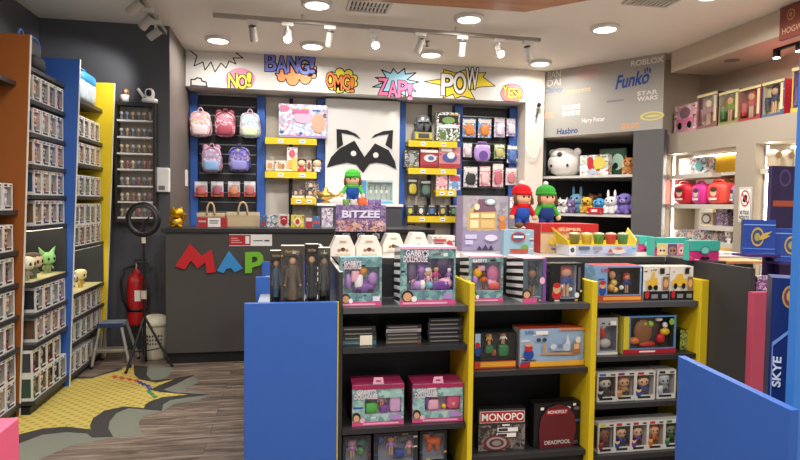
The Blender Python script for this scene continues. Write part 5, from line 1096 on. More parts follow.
b = MB(); m_ = C('b8b8bc', .3, .8)
q1, q2 = aY(508, 255, 3.9), aY(552, 225, 3.9)
for x in (q1.x, q2.x): b.cyl((x, 3.9, ZR), (x, 3.9, aY(508, 196, 3.9).z), .006, m_, 8)
b.build('upright', e)
b = MB(); zz = aY(530, 227.5, 3.86).z; b.box(q1.x, q2.x, 3.72, 3.9, zz-.008, zz, m_); b.build('ledge', e)
plush((aY(521.5, 226, 3.79).x, 3.79, zz+.001), R(10), 'rag doll in a red pompom hat and blue trousers above the red box', 'c8242a', 'c8242a', '2f54a8', 1.0)
plush((aY(545.5, 226, 3.81).x, 3.81, zz+.001), R(5), 'rag doll in a green pompom hat beside the red-hatted one', '3f9a3c', '4aa040', '2a3f7a', 1.0)

# ------------------------------------------------------------------ near right: blue box, tower display, boxes
q_ = aY(788.5, 340, 1.42); w = .09; h = aY(786, 279, 1.42).z-.576; loc = (q_.x, q_.y, .5768)
o = toybox('dark blue tall box with upright white lettering, at the right edge', w, h, .10, loc, R(-36), front=C('1d2f66', .35), side=C('16244e', .35), top=C('2a3f80', .35), busy=0, L=[('e',.5,.92,.22,.05,C('c8a040', .4)), ('e',.5,.92,.17,.04,C('8a3a4a', .4)), ('e',.5,.923,.1,.025,C('d8b050', .4)), ('p',[(.06,.1),(.09,.1),(.09,.70),(.7,.79),(.7,.805),(.06,.715)],C('7fa0d8', .4))])
b = MB(); b.T = Matrix.Translation((-w*.17, -.006, h*.52)) @ Matrix.Rotation(-pi/2, 4, 'Y'); b.text('SKYE', 0, h*.135, 0, w*.24, 0, C('e8eaf0', .4), off=.03); b.text('RESCUE VEHICLE', 0, h*.2, -w*.16, -w*.07, 0, C('9ab0d8', .4)) if False else None
b.build('lettering', o)
PUW = C('4a2f6a', .4)
tx = aY(771, 200, 2.6); tx1 = aY(797, 200, 2.6)
tw_ = empty('tower_display', 'purple cardboard tower display with emblem, above the pink end panel', 'display stand', (0, 0, 0))
zt0, zt1 = aY(780, 262, 2.6).z, aY(780, 166, 2.6).z
b = MB(); b.box6(tx.x, tx1.x, 2.6, 2.625, .926, zt1, C('33284e', .45), C('3d2f5c', .45), C('c9b8a0', .5)); b.build('column', tw_, True)
b = MB(); q_ = aY(785, 178, 2.599); b.disc(q_.x, q_.z, .035, .045, 2.598, C('5a4a7a', .4)); b.disc(q_.x, q_.z, .025, .033, 2.597, C('3a2c58', .4)); q2 = aY(784, 203, 2.599); b.build('emblem', tw_, True); b = MB(); b.rect(tx.x+.01, tx1.x-.01, q2.z-.018, q2.z+.012, 2.598, C('b0543a', .4)); b.build('band', tw_, True); b = MB(); b.box(tx.x+.005, tx.x+.06, 2.585, 2.599, zt0, zt0+.13, C('5a3a8a', .4)); b.build('side_box', tw_, True)
for k, (px, py, r_) in enumerate(((784, 160, .036), (797, 157, .03))):
    q_ = aY(px, py, 2.612); b = MB(); b.cyl((q_.x, 2.68, zt1+.0006), (q_.x, 2.68, zt1+.05), .03, C('d8c8a8', .5), 14); b.ball((q_.x, 2.68, zt1+.062), (r_, .03, .03), C('e0d4bc', .5)); b.disc(q_.x, zt1+.06, .018, .018, 2.645, C('a8845a', .5)); b.build('topper', tw_, True)
def emblem_box(label, pts, Yf, z0):
    pass
def bluebox(label, x0, x1, yt, yb, Yf, rz, d):
    a, c = aY(x0, yb, Yf), aY(x1, yt, Yf); w, h = c.x-a.x, c.z-a.z
    o = toybox(label, w, h, d, ((a.x+c.x)/2, Yf, a.z), rz, front=C('26449a', .35), side=C('1c3274', .35), top=C('3a5fc0', .35), L=[('p',[(0,.0),(1,.06),(1,0)],C('3a60c0', .35)), ('r',0,.84,1,.87,C('7fa8e8', .4)), ('r',0,.14,1,.17,C('5a84d8', .4)), ('e',.45,.5,.2,.28,C('c8a84a', .4)), ('e',.45,.5,.16,.22,C('3a4a78', .4)), ('p',[(.45,.4),(.6,.6),(.9,.68),(.75,.56),(.84,.54),(.66,.44)],C('c8a84a', .4)), ('e',.44,.5,.09,.12,C('a89a5a', .4))], name='emblem_box', cat='toy box', group='blue emblem boxes on the tower', busy=0)
    return o
def bracket(o, label): pass
bxz = aY(760, 256, 2.42).z
bluebox('blue box with a gold winged shield, left of the purple tower', 746, 772, 220, 254, 2.54, R(-30), .05)
bluebox('blue box with a gold winged shield, cut by the right edge of the frame', 779, 808, 229, 262, 2.475, R(-30), .05)
# ledges carrying those boxes, part of the tower
za = aY(746, 254, 2.54).z; a = aY(744, 254, 2.54); b = MB(); b.box(a.x+.0, tx.x-.001, 2.50, 2.62, za-.012, za-.001, PUW); b.box(tx.x-.02, tx.x-.001, 2.60, 2.62, .926, za-.0125, PUW); b.build('side_tray', tw_, True)
zb_ = aY(779, 262, 2.50).z; a = aY(779, 262, 2.50); b = MB(); b.box(a.x+.0, a.x+.14, 2.46, 2.599, zb_-.012, zb_-.001, PUW); b.box(a.x+.06, a.x+.14, 2.56, 2.599, .926, zb_-.0125, PUW); b.build('front_tray', tw_, True)
pp = art(['6a3a7a', '8a5a9a', 'c8a0c8', '4a2a5a', 'd8d0d8', 'a05a8a'], 40)
a, c = aY(747, 291, 2.52), aY(766, 276, 2.52); toybox('purple patterned box with white figures, on the shelf behind the pink panel', .2, c.z-.926, .03, (RX0+.15, 2.515, .9258), front=pp, side=pp, top=C('d8c8c8', .4))
# dark shelf boxes, orange folded card behind
a, c = aY(722, 272, 2.95), aY(760, 265, 2.95); b = MB(); b.box(a.x, c.x, 2.9, 3.08, SPZ-.02, SPZ-.005, C('e0915a', .5)); b.box(a.x+.02, a.x+.05, 2.92, 3.06, .926, SPZ-.0205, C('c8c0b8', .5)); thing(b, 'card_stand', 'low peach-orange card stand by the grey spine near the pink panel', 'display card')
# ------------------------------------------------------------------ goods on the wall bays
def wallbox(label, x0, x1, yt, z, Yf, d, front, L=(), **k):
    w, h, loc = fit(x0, x1, yt, Yf, z); return toybox(label, w, h, d, loc, front=front, L=L, **k)
def shz(x, y, dep=.2): return aY(x, y, 7.0-dep+.2).z
S2 = [shz(292, 137), shz(292, 171), shz(306, 198)]
S3 = [shz(432, 140), shz(432, 167.5), shz(449, 190), shz(433, 216)]
WY = 7.03
dollart = art(['e8e4ee', 'd8c8e0', 'f0eef4', 'a8c0d8', 'd898b8', 'f4f2f6', '8ab0c8'], 16)
wallbox('large white doll playset box on the top yellow shelf, left wall bay', 279, 327, 104.5, S2[0], WY, .14, dollart, [('e',.12,.86,.1,.1,C('d87a9a', .4)), ('e',.82,.45,.14,.3,C('e0a890', .4)), ('e',.5,.62,.2,.2,C('d8b0c8', .4)), ('r',.0,.0,1,.06,C('a890c8', .4)), ('r',.28,.72,.62,.84,C('c06a98', .4))], side=C('d0c8d8', .4))
wallbox('small cream box, left end of the middle yellow shelf by the backpacks', 266, 274, 160.5, S2[1], WY, .1, C('e0cfb4', .4), [('e',.5,.5,.3,.3,C('c8946a', .4))])
wallbox('wider cream box with a tan drawing on the middle yellow shelf', 275, 286.5, 160.5, S2[1], WY, .1, C('e4d8c2', .4), [('e',.4,.5,.2,.3,C('c8946a', .4)), ('e',.7,.45,.14,.26,C('a8745a', .4))])
wallbox('tall white and amber box on the middle yellow shelf', 287, 297.5, 147, S2[1], WY, .1, C('e8e0d8', .4), [('r',.1,.1,.9,.45,C('e0b05a', .4)), ('e',.5,.72,.3,.16,C('c8607a', .4)), ('r',.5,.02,.95,.55,C('e8c85a', .4))])
def chibi(label, x, Yf, z, s, hair, dress):
    e = empty('chibi_figure', label, 'figurine', (aY(x, 165, Yf).x, Yf, z+.0008))
    b = MB(); b.ball((0, 0, .1*s), (.05*s, .042*s, .045*s), C('e8c4a4', .5), .9, 14, 10); b.cyl((0, 0, .0), (0, 0, .065*s), .042*s, C(dress, .5), 12, .02*s)
    for sx in (-1, 1): b.ball((sx*.036*s, -.012*s, .04*s), (.012*s, .012*s, .02*s), C('e8c4a4', .5), 1, 8, 6)
    b.build('body', e)
    b = MB(); b.ball((0, .012*s, .115*s), (.056*s, .045*s, .042*s), C(hair, .5), .9)
    for sx in (-1, 1): b.ball((sx*.05*s, .01*s, .125*s), (.02*s, .02*s, .022*s), C(hair, .5), 1, 8, 6)
    b.build('hair', e)
chibi('red-dressed dark-haired figure right of the amber box, middle yellow shelf', 301.5, 7.05, S2[1], .95, '3a2018', 'c8303a')
wallbox('white window box with a dark-haired figure, middle yellow shelf', 306.5, 311.5, 160.5, S2[1], WY+.01, .08, C('d8c8b8', .4), [('e',.5,.5,.35,.35,C('8a4a3a', .4))])
chibi('red and white dark-haired figure at the right end, middle yellow shelf', 317, 7.05, S2[1], 1.0, '2a1a16', 'd8d0c8')
drk = [art(['2a2628', '4a3a3a', '8a7a6a', 'c8b8a8', '3a2a4a'], 34, seed=s_) for s_ in (1, 2)]
for x0, x1, yt, z, lab in ((292, 304.5, 189.5, S2[2], 'left'), (306, 319.5, 189.5, S2[2], 'right')):
    wallbox(f'small dark window box, {lab} one on the lowest short yellow shelf', x0, x1, yt, z, WY, .1, drk[0], [('r',0,0,1,.25,C('e0d8c8', .4)), ('e',.3,.6,.12,.22,C('d8b89a', .4)), ('e',.7,.6,.12,.22,C('b89a7a', .4))], group='small dark boxes on the short yellow shelf')
a_ = aY(305.5, 180, WY); c_ = aY(318.5, 180, WY); hh = aY(306, 189.5, WY).z
toybox('small dark window box stacked on the right one, short yellow shelf', c_.x-a_.x, aY(306, 181, WY).z-hh-.002, .1, ((a_.x+c_.x)/2, WY, hh+.0025), front=drk[1], L=[('e',.4,.5,.12,.25,C('d8b89a', .4))], group='small dark boxes on the short yellow shelf')
# helmet shelf
w, h, loc = fit(414.5, 433, 132, WY, S3[0])
toybox('yellow and grey helmet stand box under the silver helmet', w, h, .13, loc, front=C('8a8a8a', .4), L=[('r',.05,.1,.95,.9,C('c8b83a', .4)), ('r',.2,.2,.8,.8,C('4a4a4c', .4))])
e = empty('toy_helmet', 'silver-grey toy helmet with dark visor on the top right yellow shelf', 'helmet', (loc[0], WY+.065, loc[2]+h+.001)); hs = .115
b = MB(); b.ball((0, 0, hs*.95), (hs*.78, hs*.8, hs*.95), C('8a8d90', .3, .6), .8, 20, 14); b.build('shell', e)
b = MB(); b.ball((0, -hs*.62, hs*.95), (hs*.6, hs*.24, hs*.12), mBLK, .6); b.ball((0, -hs*.66, hs*.5), (hs*.14, hs*.2, hs*.42), mBLK, .6); b.build('visor', e)
b = MB(); b.cyl((hs*.7, 0, hs*.9), (hs*.92, 0, hs*.9), hs*.26, C('6a6d70', .35, .5), 14); b.cyl((-hs*.7, 0, hs*.9), (-hs*.92, 0, hs*.9), hs*.26, C('6a6d70', .35, .5), 14); b.build('ear_cap', e)
chk = art(['e8e8e4', '2a2c2c', 'c8ccc8', '5a7a4a', 'f0f0ec', '3a3c3a'], 24)
wallbox('large white and black box with a green-faced window, top right yellow shelf', 437, 460, 112.5, S3[0], WY, .12, chk, [('r',.08,.62,.92,.9,C('22241f', .4)), ('e',.5,.72,.28,.12,C('7a9a5a', .4)), ('r',.1,.45,.9,.56,mWHITE), ('r',.14,.05,.4,.3,C('5a7a4a', .4))])
wallbox('dark figure box left on the second yellow shelf, right wall bay', 405, 419, 150.5, S3[1], WY, .12, art(['3a4048', '5a626c', 'c8c8c4', '8a7a3a', '24262a'], 26), [('e',.5,.5,.2,.3,C('a0a8a8', .4))])
wallbox('red and white toy spaceship box in the middle of the second yellow shelf', 420.5, 438, 149, S3[1], WY, .12, C('b04048', .4), [('e',.55,.5,.36,.2,C('d8d8dc', .4)), ('e',.6,.5,.18,.12,C('5a6a9a', .4)), ('r',.0,.8,1,.95,C('e0d8d4', .4)), ('r',0,0,1,.15,C('8a2a32', .4))])
wallbox('red and white box with a blue toy car, right on the second yellow shelf', 439, 460.5, 147, S3[1], WY, .12, C('d0868c', .4), [('r',0,.0,1,.2,C('a8383e', .4)), ('e',.5,.5,.34,.22,C('4a5a9a', .4)), ('e',.56,.6,.18,.16,C('e8e4e4', .4)), ('r',.1,.78,.6,.94,C('f0e8e4', .4))])
wallbox('pale pink boxed toy, left on the short third yellow shelf', 436.5, 447.5, 174, S3[2], WY, .1, art(['e8c8d0', 'd88a98', 'f0e8ea', 'b86a7a'], 22), [('e',.5,.5,.3,.3,C('e8a8b0', .4))])
wallbox('pale blue boxed toy, right on the short third yellow shelf', 449, 460.5, 174.5, S3[2], WY, .1, art(['c8d4e8', '8aa0c8', 'e8e8f0', 'b05a6a'], 22), [('r',.1,.6,.9,.9,C('c0485a', .4)), ('e',.5,.35,.3,.2,C('6a9ac8', .4))])
for k, (x0, x1, c_) in enumerate(((405.5, 415, 'c8c83a'), (416.5, 425.5, 'd8d8d4'), (427, 436.5, '4a7ab8'), (438, 447.5, 'c8b05a'), (449, 458.5, '6aa86a'))):
    wallbox(f'{ORD[k]} small black window box from the left on the lowest yellow shelf', x0, x1, 205, S3[3], WY, .09, C('26262a', .35), [('r',.12,.15,.88,.8,C('4a4c50', .4)), ('e',.5,.45,.22,.26,C(c_, .4)), ('r',.2,.84,.8,.94,C('b8b4ac', .4))], group='small black window boxes on the lowest yellow shelf')
# hanging packs
mHOOK = C('b8babc', .25, .9)
def pack(label, x0, x1, y0, y1, card, toy, Yf=7.1, back=7.2236, L=None, group=None, round_=False):
    a, c = aY(x0, y1, Yf), aY(x1, y0, Yf); w, h = c.x-a.x, c.z-a.z
    b = MB(); b.box6(-w/2, w/2, .0, .004, 0, h, card, card, card); ops(b, w, h, L or [('r',.06,.78,.94,.95,C('e8e4e0', .4))])
    o = b.build('blister_pack'); place(o, ((a.x+c.x)/2, Yf, a.z)); tag(o, label, 'blister pack', group)
    b = MB(); b.ball((0, -.012, h*.4), (w*.36, .014, h*.3), toy, .7); b.build('toy', o)
    b = MB(); b.ball((0, -.013, h*.4), (w*.43, .022, h*.36), glass(.12), .45); b.build('blister', o)
    b = MB(); b.cyl((0, -.02, h*.95), (0, back-Yf, h*.95), .004, mHOOK, 6); b.build('hook', o)
    return o
ga = 'mini figure packs under the backpacks'
for k, (x0, x1, c_) in enumerate(((194.5, 207.5, 'c86a6a'), (211, 223.5, 'a85a6a'), (228, 240, 'd8906a'), (244, 255.5, 'c8706a'))):
    pack(f'{ORD[k]} red and white carded toy from the left, below the backpacks', x0, x1, 181.5, 196.5, C('c8c4d0', .4), C(c_, .45), L=[('r',0,.0,1,.3,C('c84a4a', .4)), ('r',.05,.75,.95,.95,C('f0eef0', .4)), ('e',.5,.5,.4,.2,C('7a7a9a', .4)), ('r',.3,.0,.7,.12,C('e8a040', .4))], group=ga)
gb = 'packs on the right slatwall'
BP = [('blue and orange carded toy, first on the top row of the right slatwall', 462.5, 476, 119, 137, '5a9ad8', 'e08a3a'), ('blue and orange carded toy, second on the top row of the right slatwall', 478, 491.5, 119, 137.5, '5a9ad8', 'd8843a'),
      ('lilac carded toy, third on the top row of the right slatwall', 494, 505, 118, 137, 'b8a0c8', 'd8d0dc'), ('lilac and blue carded toy at the right end, top row of the right slatwall', 506.5, 515.5, 118.5, 136, '9a90c0', 'd8c8d0'),
      ('pink and white carded toy, left on the second row of the right slatwall', 463, 472, 143.5, 157, 'd8b8c8', 'e8e0e4'), ('green game case style pack on the second row of the right slatwall', 494, 505, 144.5, 158.5, '6a8a4a', 'c8c07a'), ('blue carded pack at the right end, second row of the right slatwall', 507, 518, 145.5, 163, '3a5a9a', '5a7ab8'),
      ('white headset pack, left on the third row of the right slatwall', 463.5, 477.5, 167, 187, 'd8d4d8', '2a2a2e'), ('pink plush key chain pack on the third row of the right slatwall', 479.5, 490.5, 166.5, 186, 'd88a98', 'e8c8c8'),
      ('tall white and pink pack on the third row of the right slatwall', 492.5, 503.5, 164, 187, 'd8c8c8', 'c86a78'), ('white and red pack at the right end, third row of the right slatwall', 505.5, 517, 168, 185, 'd0c8c8', 'c87a82')]
for k, (l_, x0, x1, y0, y1, c1, c2) in enumerate(BP): pack(l_, x0, x1, y0, y1, art([c1, c1, c2, 'e8e4e4', c1], 24, seed=k), C(c2, .45), group=gb)
# lilac bag with arch
e = empty('toy_purse', 'lilac toy purse with a dark arch opening, second row of the right slatwall', 'purse', (aY(482, 160, 7.08).x, 7.08, aY(482, 161.5, 7.08).z))
b = MB(); b.ball((0, 0, .105), (.105, .04, .105), C('b89ad8', .45), .6, 18, 10); b.build('body', e)
b = MB(); b.disc(.005, .07, .06, .062, -.0408, C('6a4a9a', .4)); b.rect(-.09, .09, .165, .2, -.03, C('e0d8f0', .4)); b.build('arch_print', e)
b = MB(); b.tube([(-.07, 0, .2), (-.05, 0, .24), (.05, 0, .24), (.07, 0, .2)], .008, C('a080c8', .5), 6); b.cyl((0, 0, .24), (0, .1436, .24), .004, mHOOK, 6); b.build('handle', e)
# backpacks
bpa = [art(['f0b8c8', 'f4dce0', 'e88aa8', 'f8f0ee', 'd8c890'], 24, .5), art(['d88aa0', 'c86a80', 'e8b0bc', 'b84a60', 'e8d8d8'], 24, .5), art(['b8dce0', '8ac0d0', 'e0f0f0', 'd8b0c0', 'f0f0e8'], 24, .5), art(['b8a0c0', '8a9ac8', 'd8b0c8', 'e0d8e8', 'c87a98'], 24, .5), art(['5a5ab0', '7a6ac0', '4a4a98', 'c8b878', '8a7ac8'], 24, .5)]
BK = [(189.5, 211.5, 137, 112, 0, 'f0d8dc', 'e8c0cc', 'pink and white mini backpack, leftmost in the upper row'), (214.5, 236, 137, 113, 1, 'a8485a', '8a3a4a', 'rose red mini backpack in the middle of the upper row'), (239.5, 260.5, 138, 113.5, 2, 'd8e8c0', 'c8a8b8', 'pale aqua mini backpack, right in the upper row'),
      (201.5, 222, 172.5, 147.5, 3, '8ab0d8', 'c890a8', 'lilac and blue mini backpack, left in the lower row'), (228, 250.5, 172, 147.5, 4, '8a88c8', '3a3a80', 'indigo mini backpack, right in the lower row')]
for x0, x1, yb, yt, i, pc, sc_, lab in BK:
    a, c = aY(x0, yb, 7.06), aY(x1, yt, 7.06); w, h = (c.x-a.x)*.96, c.z-a.z
    o = backpack(((a.x+c.x)/2, 7.05, a.z), 0, lab, bpa[i], C(pc, .5), C(sc_, .5), w, h*1.02, .11, 'mini backpacks on the slatwall', C(sc_, .5) if i in (1, 3) else None)
    b = MB(); b.cyl((0, -.02, h*1.02+.02), (0, .1735, h*1.02+.02), .005, mHOOK, 6); b.build('hook', o)

# ------------------------------------------------------------------ on and behind the service counter
CZ = 1.1908
e = empty('lucky_figurine', 'shiny gold seated figurine at the left end of the counter', 'figurine', (aY(177, 224, 5.5).x, 5.5, CZ))
gm = C('d8a828', .25, .85)
b = MB(); b.ball((0, 0, .045), (.055, .045, .05), gm, .8); b.ball((0, -.008, .125), (.06, .045, .045), gm, .85, 16, 10); b.cyl((-.04, 0, .03), (-.06, -.02, .07), .016, gm); b.cyl((.045, -.01, .06), (.07, -.02, .12), .016, gm)
for sx in (-1, 1): b.ball((sx*.034, 0, .165), (.016, .012, .02), gm, 1, 8, 6); b.ball((sx*.03, -.035, .012), (.024, .03, .014), gm, 1, 8, 6)
b.build('body', e)
b = MB(); b.ball((0, -.048, .05), (.03, .008, .026), C('f0d060', .3, .6)); b.ball((0, -.043, .09), (.035, .02, .008), C('b8801a', .3, .6)); b.build('collar_coin', e)
def paperbag(label, x0, x1, yt):
    a, c = aY(x0, 226, 5.72), aY(x1, yt, 5.72); w, h = c.x-a.x, c.z-CZ
    e = empty('paper_bag', label, 'bag', ((a.x+c.x)/2, 5.72, CZ), 0, 'paper bags on the counter'); k = C('c8b48e', .7)
    b = MB(); b.box(-w/2, w/2, 0, .1, 0, h, k); b.box(-w/2-.002, w/2+.002, -.002, .102, h-.03, h-.001, C('d8c6a2', .7)); b.build('body', e)
    b = MB(); b.tube([(w*.14*cos(t)+.0, -.003, h-.02+.115*sin(t)**.7) for t in [pi*i/12 for i in range(13)]], .008, k, 6); b.build('handle', e)
    return e
paperbag('tan paper bag with handle behind the red leaflets on the counter', 197, 224.5, 213)
paperbag('wider tan paper bag with handle, right of the red leaflets on the counter', 226.5, 259, 212.5)
q_ = aY(212, 226, 5.5); a, c = aY(197, 226, 5.5), aY(227, 217.5, 5.5)
b = MB(); w = c.x-a.x; h = c.z-CZ; b.box(-w/2, w/2, 0, .05, 0, h, C('b03038', .5)); ops(b, w, h, [('r',.36,.05,.78,.95,mWHITE), ('r',.42,.6,.72,.7,C('3a3a3a', .5)), ('r',.42,.4,.7,.48,C('3a3a3a', .5)), ('r',.05,.5,.3,.7,C('e0a0a0', .5))]); thing(b, 'leaflet_holder', 'red leaflet holder with a white printed card on the counter', 'leaflet holder', ((a.x+c.x)/2, 5.5, CZ))
def cbox(label, x0, x1, yt, Yf, d, front, L=(), **k): return wallbox(label, x0, x1, yt, CZ, Yf, d, front, L, **k)
cbox('small blue and red card box right of the paper bags on the counter', 260, 266.5, 215.5, 5.6, .05, C('4a6a9a', .4), [('r',.2,.1,.8,.5,C('b03a3a', .4))])
cbox('white and grey printed pack on the counter left of the red crest card', 267, 277.5, 215, 5.62, .05, art(['d8d8d8', '8a9aa8', 'e8e8e8', '5a6a7a'], 30), [])
cbox('white card with a red crest standing on the counter', 279, 289, 214, 5.6, .03, C('e4e0da', .4), [('p',[(.15,.3),(.15,.85),(.85,.85),(.85,.3),(.5,.08)],C('b0282e', .4)), ('p',[(.2,.55),(.5,.72),(.8,.55),(.5,.64)],mWHITE)])
cbox('yellow scalloped card with a red drawing on the counter', 291, 304, 215, 5.6, .03, C('e8d44a', .4), [('p',[(.5,.9),(.9,.45),(.5,.05),(.1,.45)],C('f4ecc0', .4)), ('e',.5,.45,.16,.22,C('c8483a', .4))])
cbox('red and blue small box right of the yellow card on the counter', 306, 312, 217.5, 5.62, .05, C('c03a4a', .4), [('r',.0,.6,1,.95,C('e8e4e0', .4))])
cbox('blue and red striped box at the right end of the counter display', 313, 320, 216.5, 5.62, .05, C('4a7ab0', .4), [('r',.0,.3,1,.6,C('c85a5a', .4))])
cbox('white and lilac pack at the far right end of the service counter', 322, 333, 208, 5.64, .08, art(['e4e0e4', 'c8b8d0', 'f0eef0', 'a890b8'], 20))
# stand behind the counter under the raccoon panel
SX0, SX1 = aY(318, 205, 6.5).x, aY(402, 205, 6.5).x; SZ = aY(350, 203.5, 6.5).z
e = empty('display_unit', 'dark display unit under the raccoon panel', 'display stand', ((SX0+SX1)/2, 6.75, 0))
b = MB(); b.box(SX0, SX1, 6.5, 7.0, 0, SZ-.03, panelmat('4a4a50', .5, .05)); b.build('body', e, True)
b = MB(); b.box(SX0-.01, SX1+.01, 6.48, 7.02, SZ-.0295, SZ, mWHITE); b.build('top', e, True)
plush((aY(352.5, 203, 6.6).x, 6.6, SZ+.001), R(-6), 'rag doll in a green pompom hat standing before the raccoon panel', '4aa83e', '57b048', '2a4f9a', 1.3)
e = empty('gold_lamp', 'small gold oil-lamp ornament left of the rag doll, under the raccoon', 'ornament', (aY(325.5, 201, 6.62).x, 6.62, SZ+.001)); gl = C('b8954a', .3, .7)
b = MB(); b.lathe([(.05, 0), (.055, .01), (.025, .03), (.08, .055), (.095, .085), (.07, .115), (.03, .135), (.035, .15), (.008, .18)], gl, n=20); b.build('body', e)
b = MB(); b.tube([(.08, 0, .08), (.14, 0, .09), (.18, 0, .13)], .016, gl, 8); b.build('spout', e)
b = MB(); b.tube([(-.08, 0, .11), (-.13, 0, .12), (-.14, 0, .08), (-.09, 0, .06)], .009, gl, 8); b.build('handle', e)
w, h, loc = fit(362.5, 393, 180.5, 6.6, SZ)
o = toybox('wide pale blue box with four white bottles behind its window, under the raccoon', w, h, .12, loc, front=C('a8c0cc', .4), side=C('6a8a9a', .4), L=[('r',0,0,1,.1,C('5aa0c0', .4)), ('r',.0,.12,.12,1,C('4a98c8', .4))], win=(.16,.16,.97,.92), tray=C('c0ccc8', .5), toys=[('doll',.27+.18*k,.5,.06,.3,C('e8e8e4', .5),C('a8b8a0', .5),C('7a8a7a', .5)) for k in range(4)])
for k, (x0, x1, yt, c_, l_) in enumerate(((394, 402, 180, 'a8a43a', 'yellow creature pack'),)):
    pass
# black carded packs on the dark post, left of third yellow shelf
for k, (x0, x1, y0, y1, c_) in enumerate(((407, 418, 178.5, 196, 'c8b83a'), (420, 431.5, 180, 197, '5a7a6a'))):
    pack(['black carded toy with a yellow figure, left of the short yellow shelf', 'black carded toy with a green figure, beside the short yellow shelf'][k], x0, x1, y0, y1, C('2a2c2e', .4), C(c_, .5), L=[('r',.1,.8,.9,.93,C('c8c4ba', .4))], group='black carded toys')
a = aY(407.5, 236, 7.1); pack('dark carded toy hanging below the lowest yellow shelf', 407, 415, 224, 238, C('33302f', .4), C('8a5a4a', .5), L=[('r',.1,.8,.9,.93,C('b8a49a', .4))])
# low white unit with boxes under the right slatwall
LU0, LU1 = aY(463, 206, 6.7).x, aY(520, 206, 6.7).x; LZ = aY(490, 206, 6.7).z
e = empty('low_unit', 'low pale unit under the right slatwall packs', 'display stand', ((LU0+LU1)/2, 6.9, 0))
b = MB(); b.box(LU0, LU1, 6.72, 7.08, 0, LZ-.02, C('8a8490', .5)); b.build('body', e, True); b = MB(); b.box(LU0, LU1, 6.70, 7.09, LZ-.0195, LZ, mWHITE); b.build('top', e, True)
for k, (x0, x1, yt, c_, l_) in enumerate(((464, 476, 198, 'e8e4e4', 'white and lilac box, left on the low unit under the packs'), (478, 490, 197, 'd8b0b8', 'pink-banded box, second on the low unit under the packs'), (491.5, 503, 196.5, 'c8d0d8', 'white and grey box, third on the low unit under the packs'), (504.5, 514, 197, 'd8c8d0', 'white and red box at the right end of the low unit'))):
    wallbox(l_, x0, x1, yt, LZ, 6.74, .12, art([c_, 'f0eeee', 'b89ab8', c_, 'e8e8ec'], 20, seed=k))

# ------------------------------------------------------------------ plush toys in the corner cabinet
def dd(px, py, back): 
    """point on a cabinet shelf: seen at this pixel, set back from the front edge"""
    d = FW*F + R2*(px-400) - U2*(py-230); n = DN; t = ((D0+DN*back-CAM)).dot(n)/d.dot(n); return CAM+d*t
DRZ = dr
def animal(label, px, back, z, s0, body, face=None, ear='round', eye='1a1a1a', name='plush_animal', tail=None, rz=0.):
    s = s0*.84; p = dd(px, 200, back); e = empty(name, label, 'plush animal', (p.x, p.y, z+.0006), DRZ+rz); f = lambda h_: C(h_, .9, spec=.1)
    b = MB(); B = f(body); b.ball((0, 0, .053*s), (.055*s, .05*s, .052*s), B, 1, 14, 10); b.ball((0, -.012*s, .125*s), (.062*s, .054*s, .052*s), B, .95, 16, 10)
    for sx in (-1, 1):
        b.ball((sx*.035*s, -.045*s, .019*s), (.02*s, .032*s, .018*s), B, 1, 10, 8); b.ball((sx*.056*s, -.022*s, .06*s), (.018*s, .02*s, .032*s), B, 1, 10, 8)
    b.build('body', e)
    b = MB(); Fc = f(face or body); b.ball((0, -.058*s, .112*s), (.026*s, .018*s, .018*s), Fc, 1, 10, 8)
    b.ball((0, -.075*s, .117*s), (.008*s, .006*s, .006*s), mBLK, 1, 8, 6); b.build('muzzle', e)
    for sx in (-1, 1):
        b = MB(); b.ball((sx*.027*s, -.058*s, .136*s), (.01*s, .007*s, .012*s), C(eye, .25), 1, 8, 6); b.build('eye', e)
    for sx in (-1, 1):
        b = MB()
        if ear == 'round': b.ball((sx*.045*s, 0, .168*s), (.02*s, .012*s, .02*s), Fc, 1, 10, 8)
        elif ear == 'point': b.cyl((sx*.036*s, 0, .155*s), (sx*.052*s, 0, .205*s), .02*s, B, 8, .003*s)
        elif ear == 'long': b.ball((sx*.035*s, .0, .2*s), (.014*s, .01*s, .045*s), B, 1, 10, 8)
        elif ear == 'flop': b.ball((sx*.064*s, -.01*s, .12*s), (.014*s, .02*s, .04*s), Fc, 1, 10, 8)
        b.build('ear', e)
    return e
c1, c2, c3, c4 = CSZ
# big white plush bun
p = dd(565, 175, .25); e = empty('plush_cushion', 'big round white plush animal lying on the top cabinet shelf', 'plush animal', (p.x, p.y, c1+.0006), DRZ); wf = C('e8e4de', .9, spec=.1)
b = MB(); b.ball((0, 0, .16), (.22, .17, .158), wf, .85, 24, 14); b.ball((-.02, -.02, .27), (.16, .14, .09), wf, .9, 18, 10)
for sx in (-1, 1): b.ball((sx*.17, -.02, .3), (.05, .04, .05), wf)
b.build('body', e); b = MB()
b.ball((-.11, -.158, .13), (.016, .01, .02), mBLK, 1, 8, 6); b.ball((.11, -.158, .13), (.016, .01, .02), mBLK, 1, 8, 6); b.ball((0, -.155, .27), (.035, .02, .03), C('4a4648', .8)); b.ball((-.15, -.145, .06), (.03, .03, .02), mBLK, 1, 8, 6); b.build('face', e)
def cabbox(label, px0, px1, yt, back, z, d, front, L=(), **k):
    pa, pb = dd(px0, 170, back), dd(px1, 170, back); tp = dd((px0+px1)/2, yt, back); w = (pb-pa).length; m = (pa+pb)/2
    return toybox(label, w, tp.z-z, d, (m.x, m.y, z+.0006), DRZ, front=front, L=L, **k)
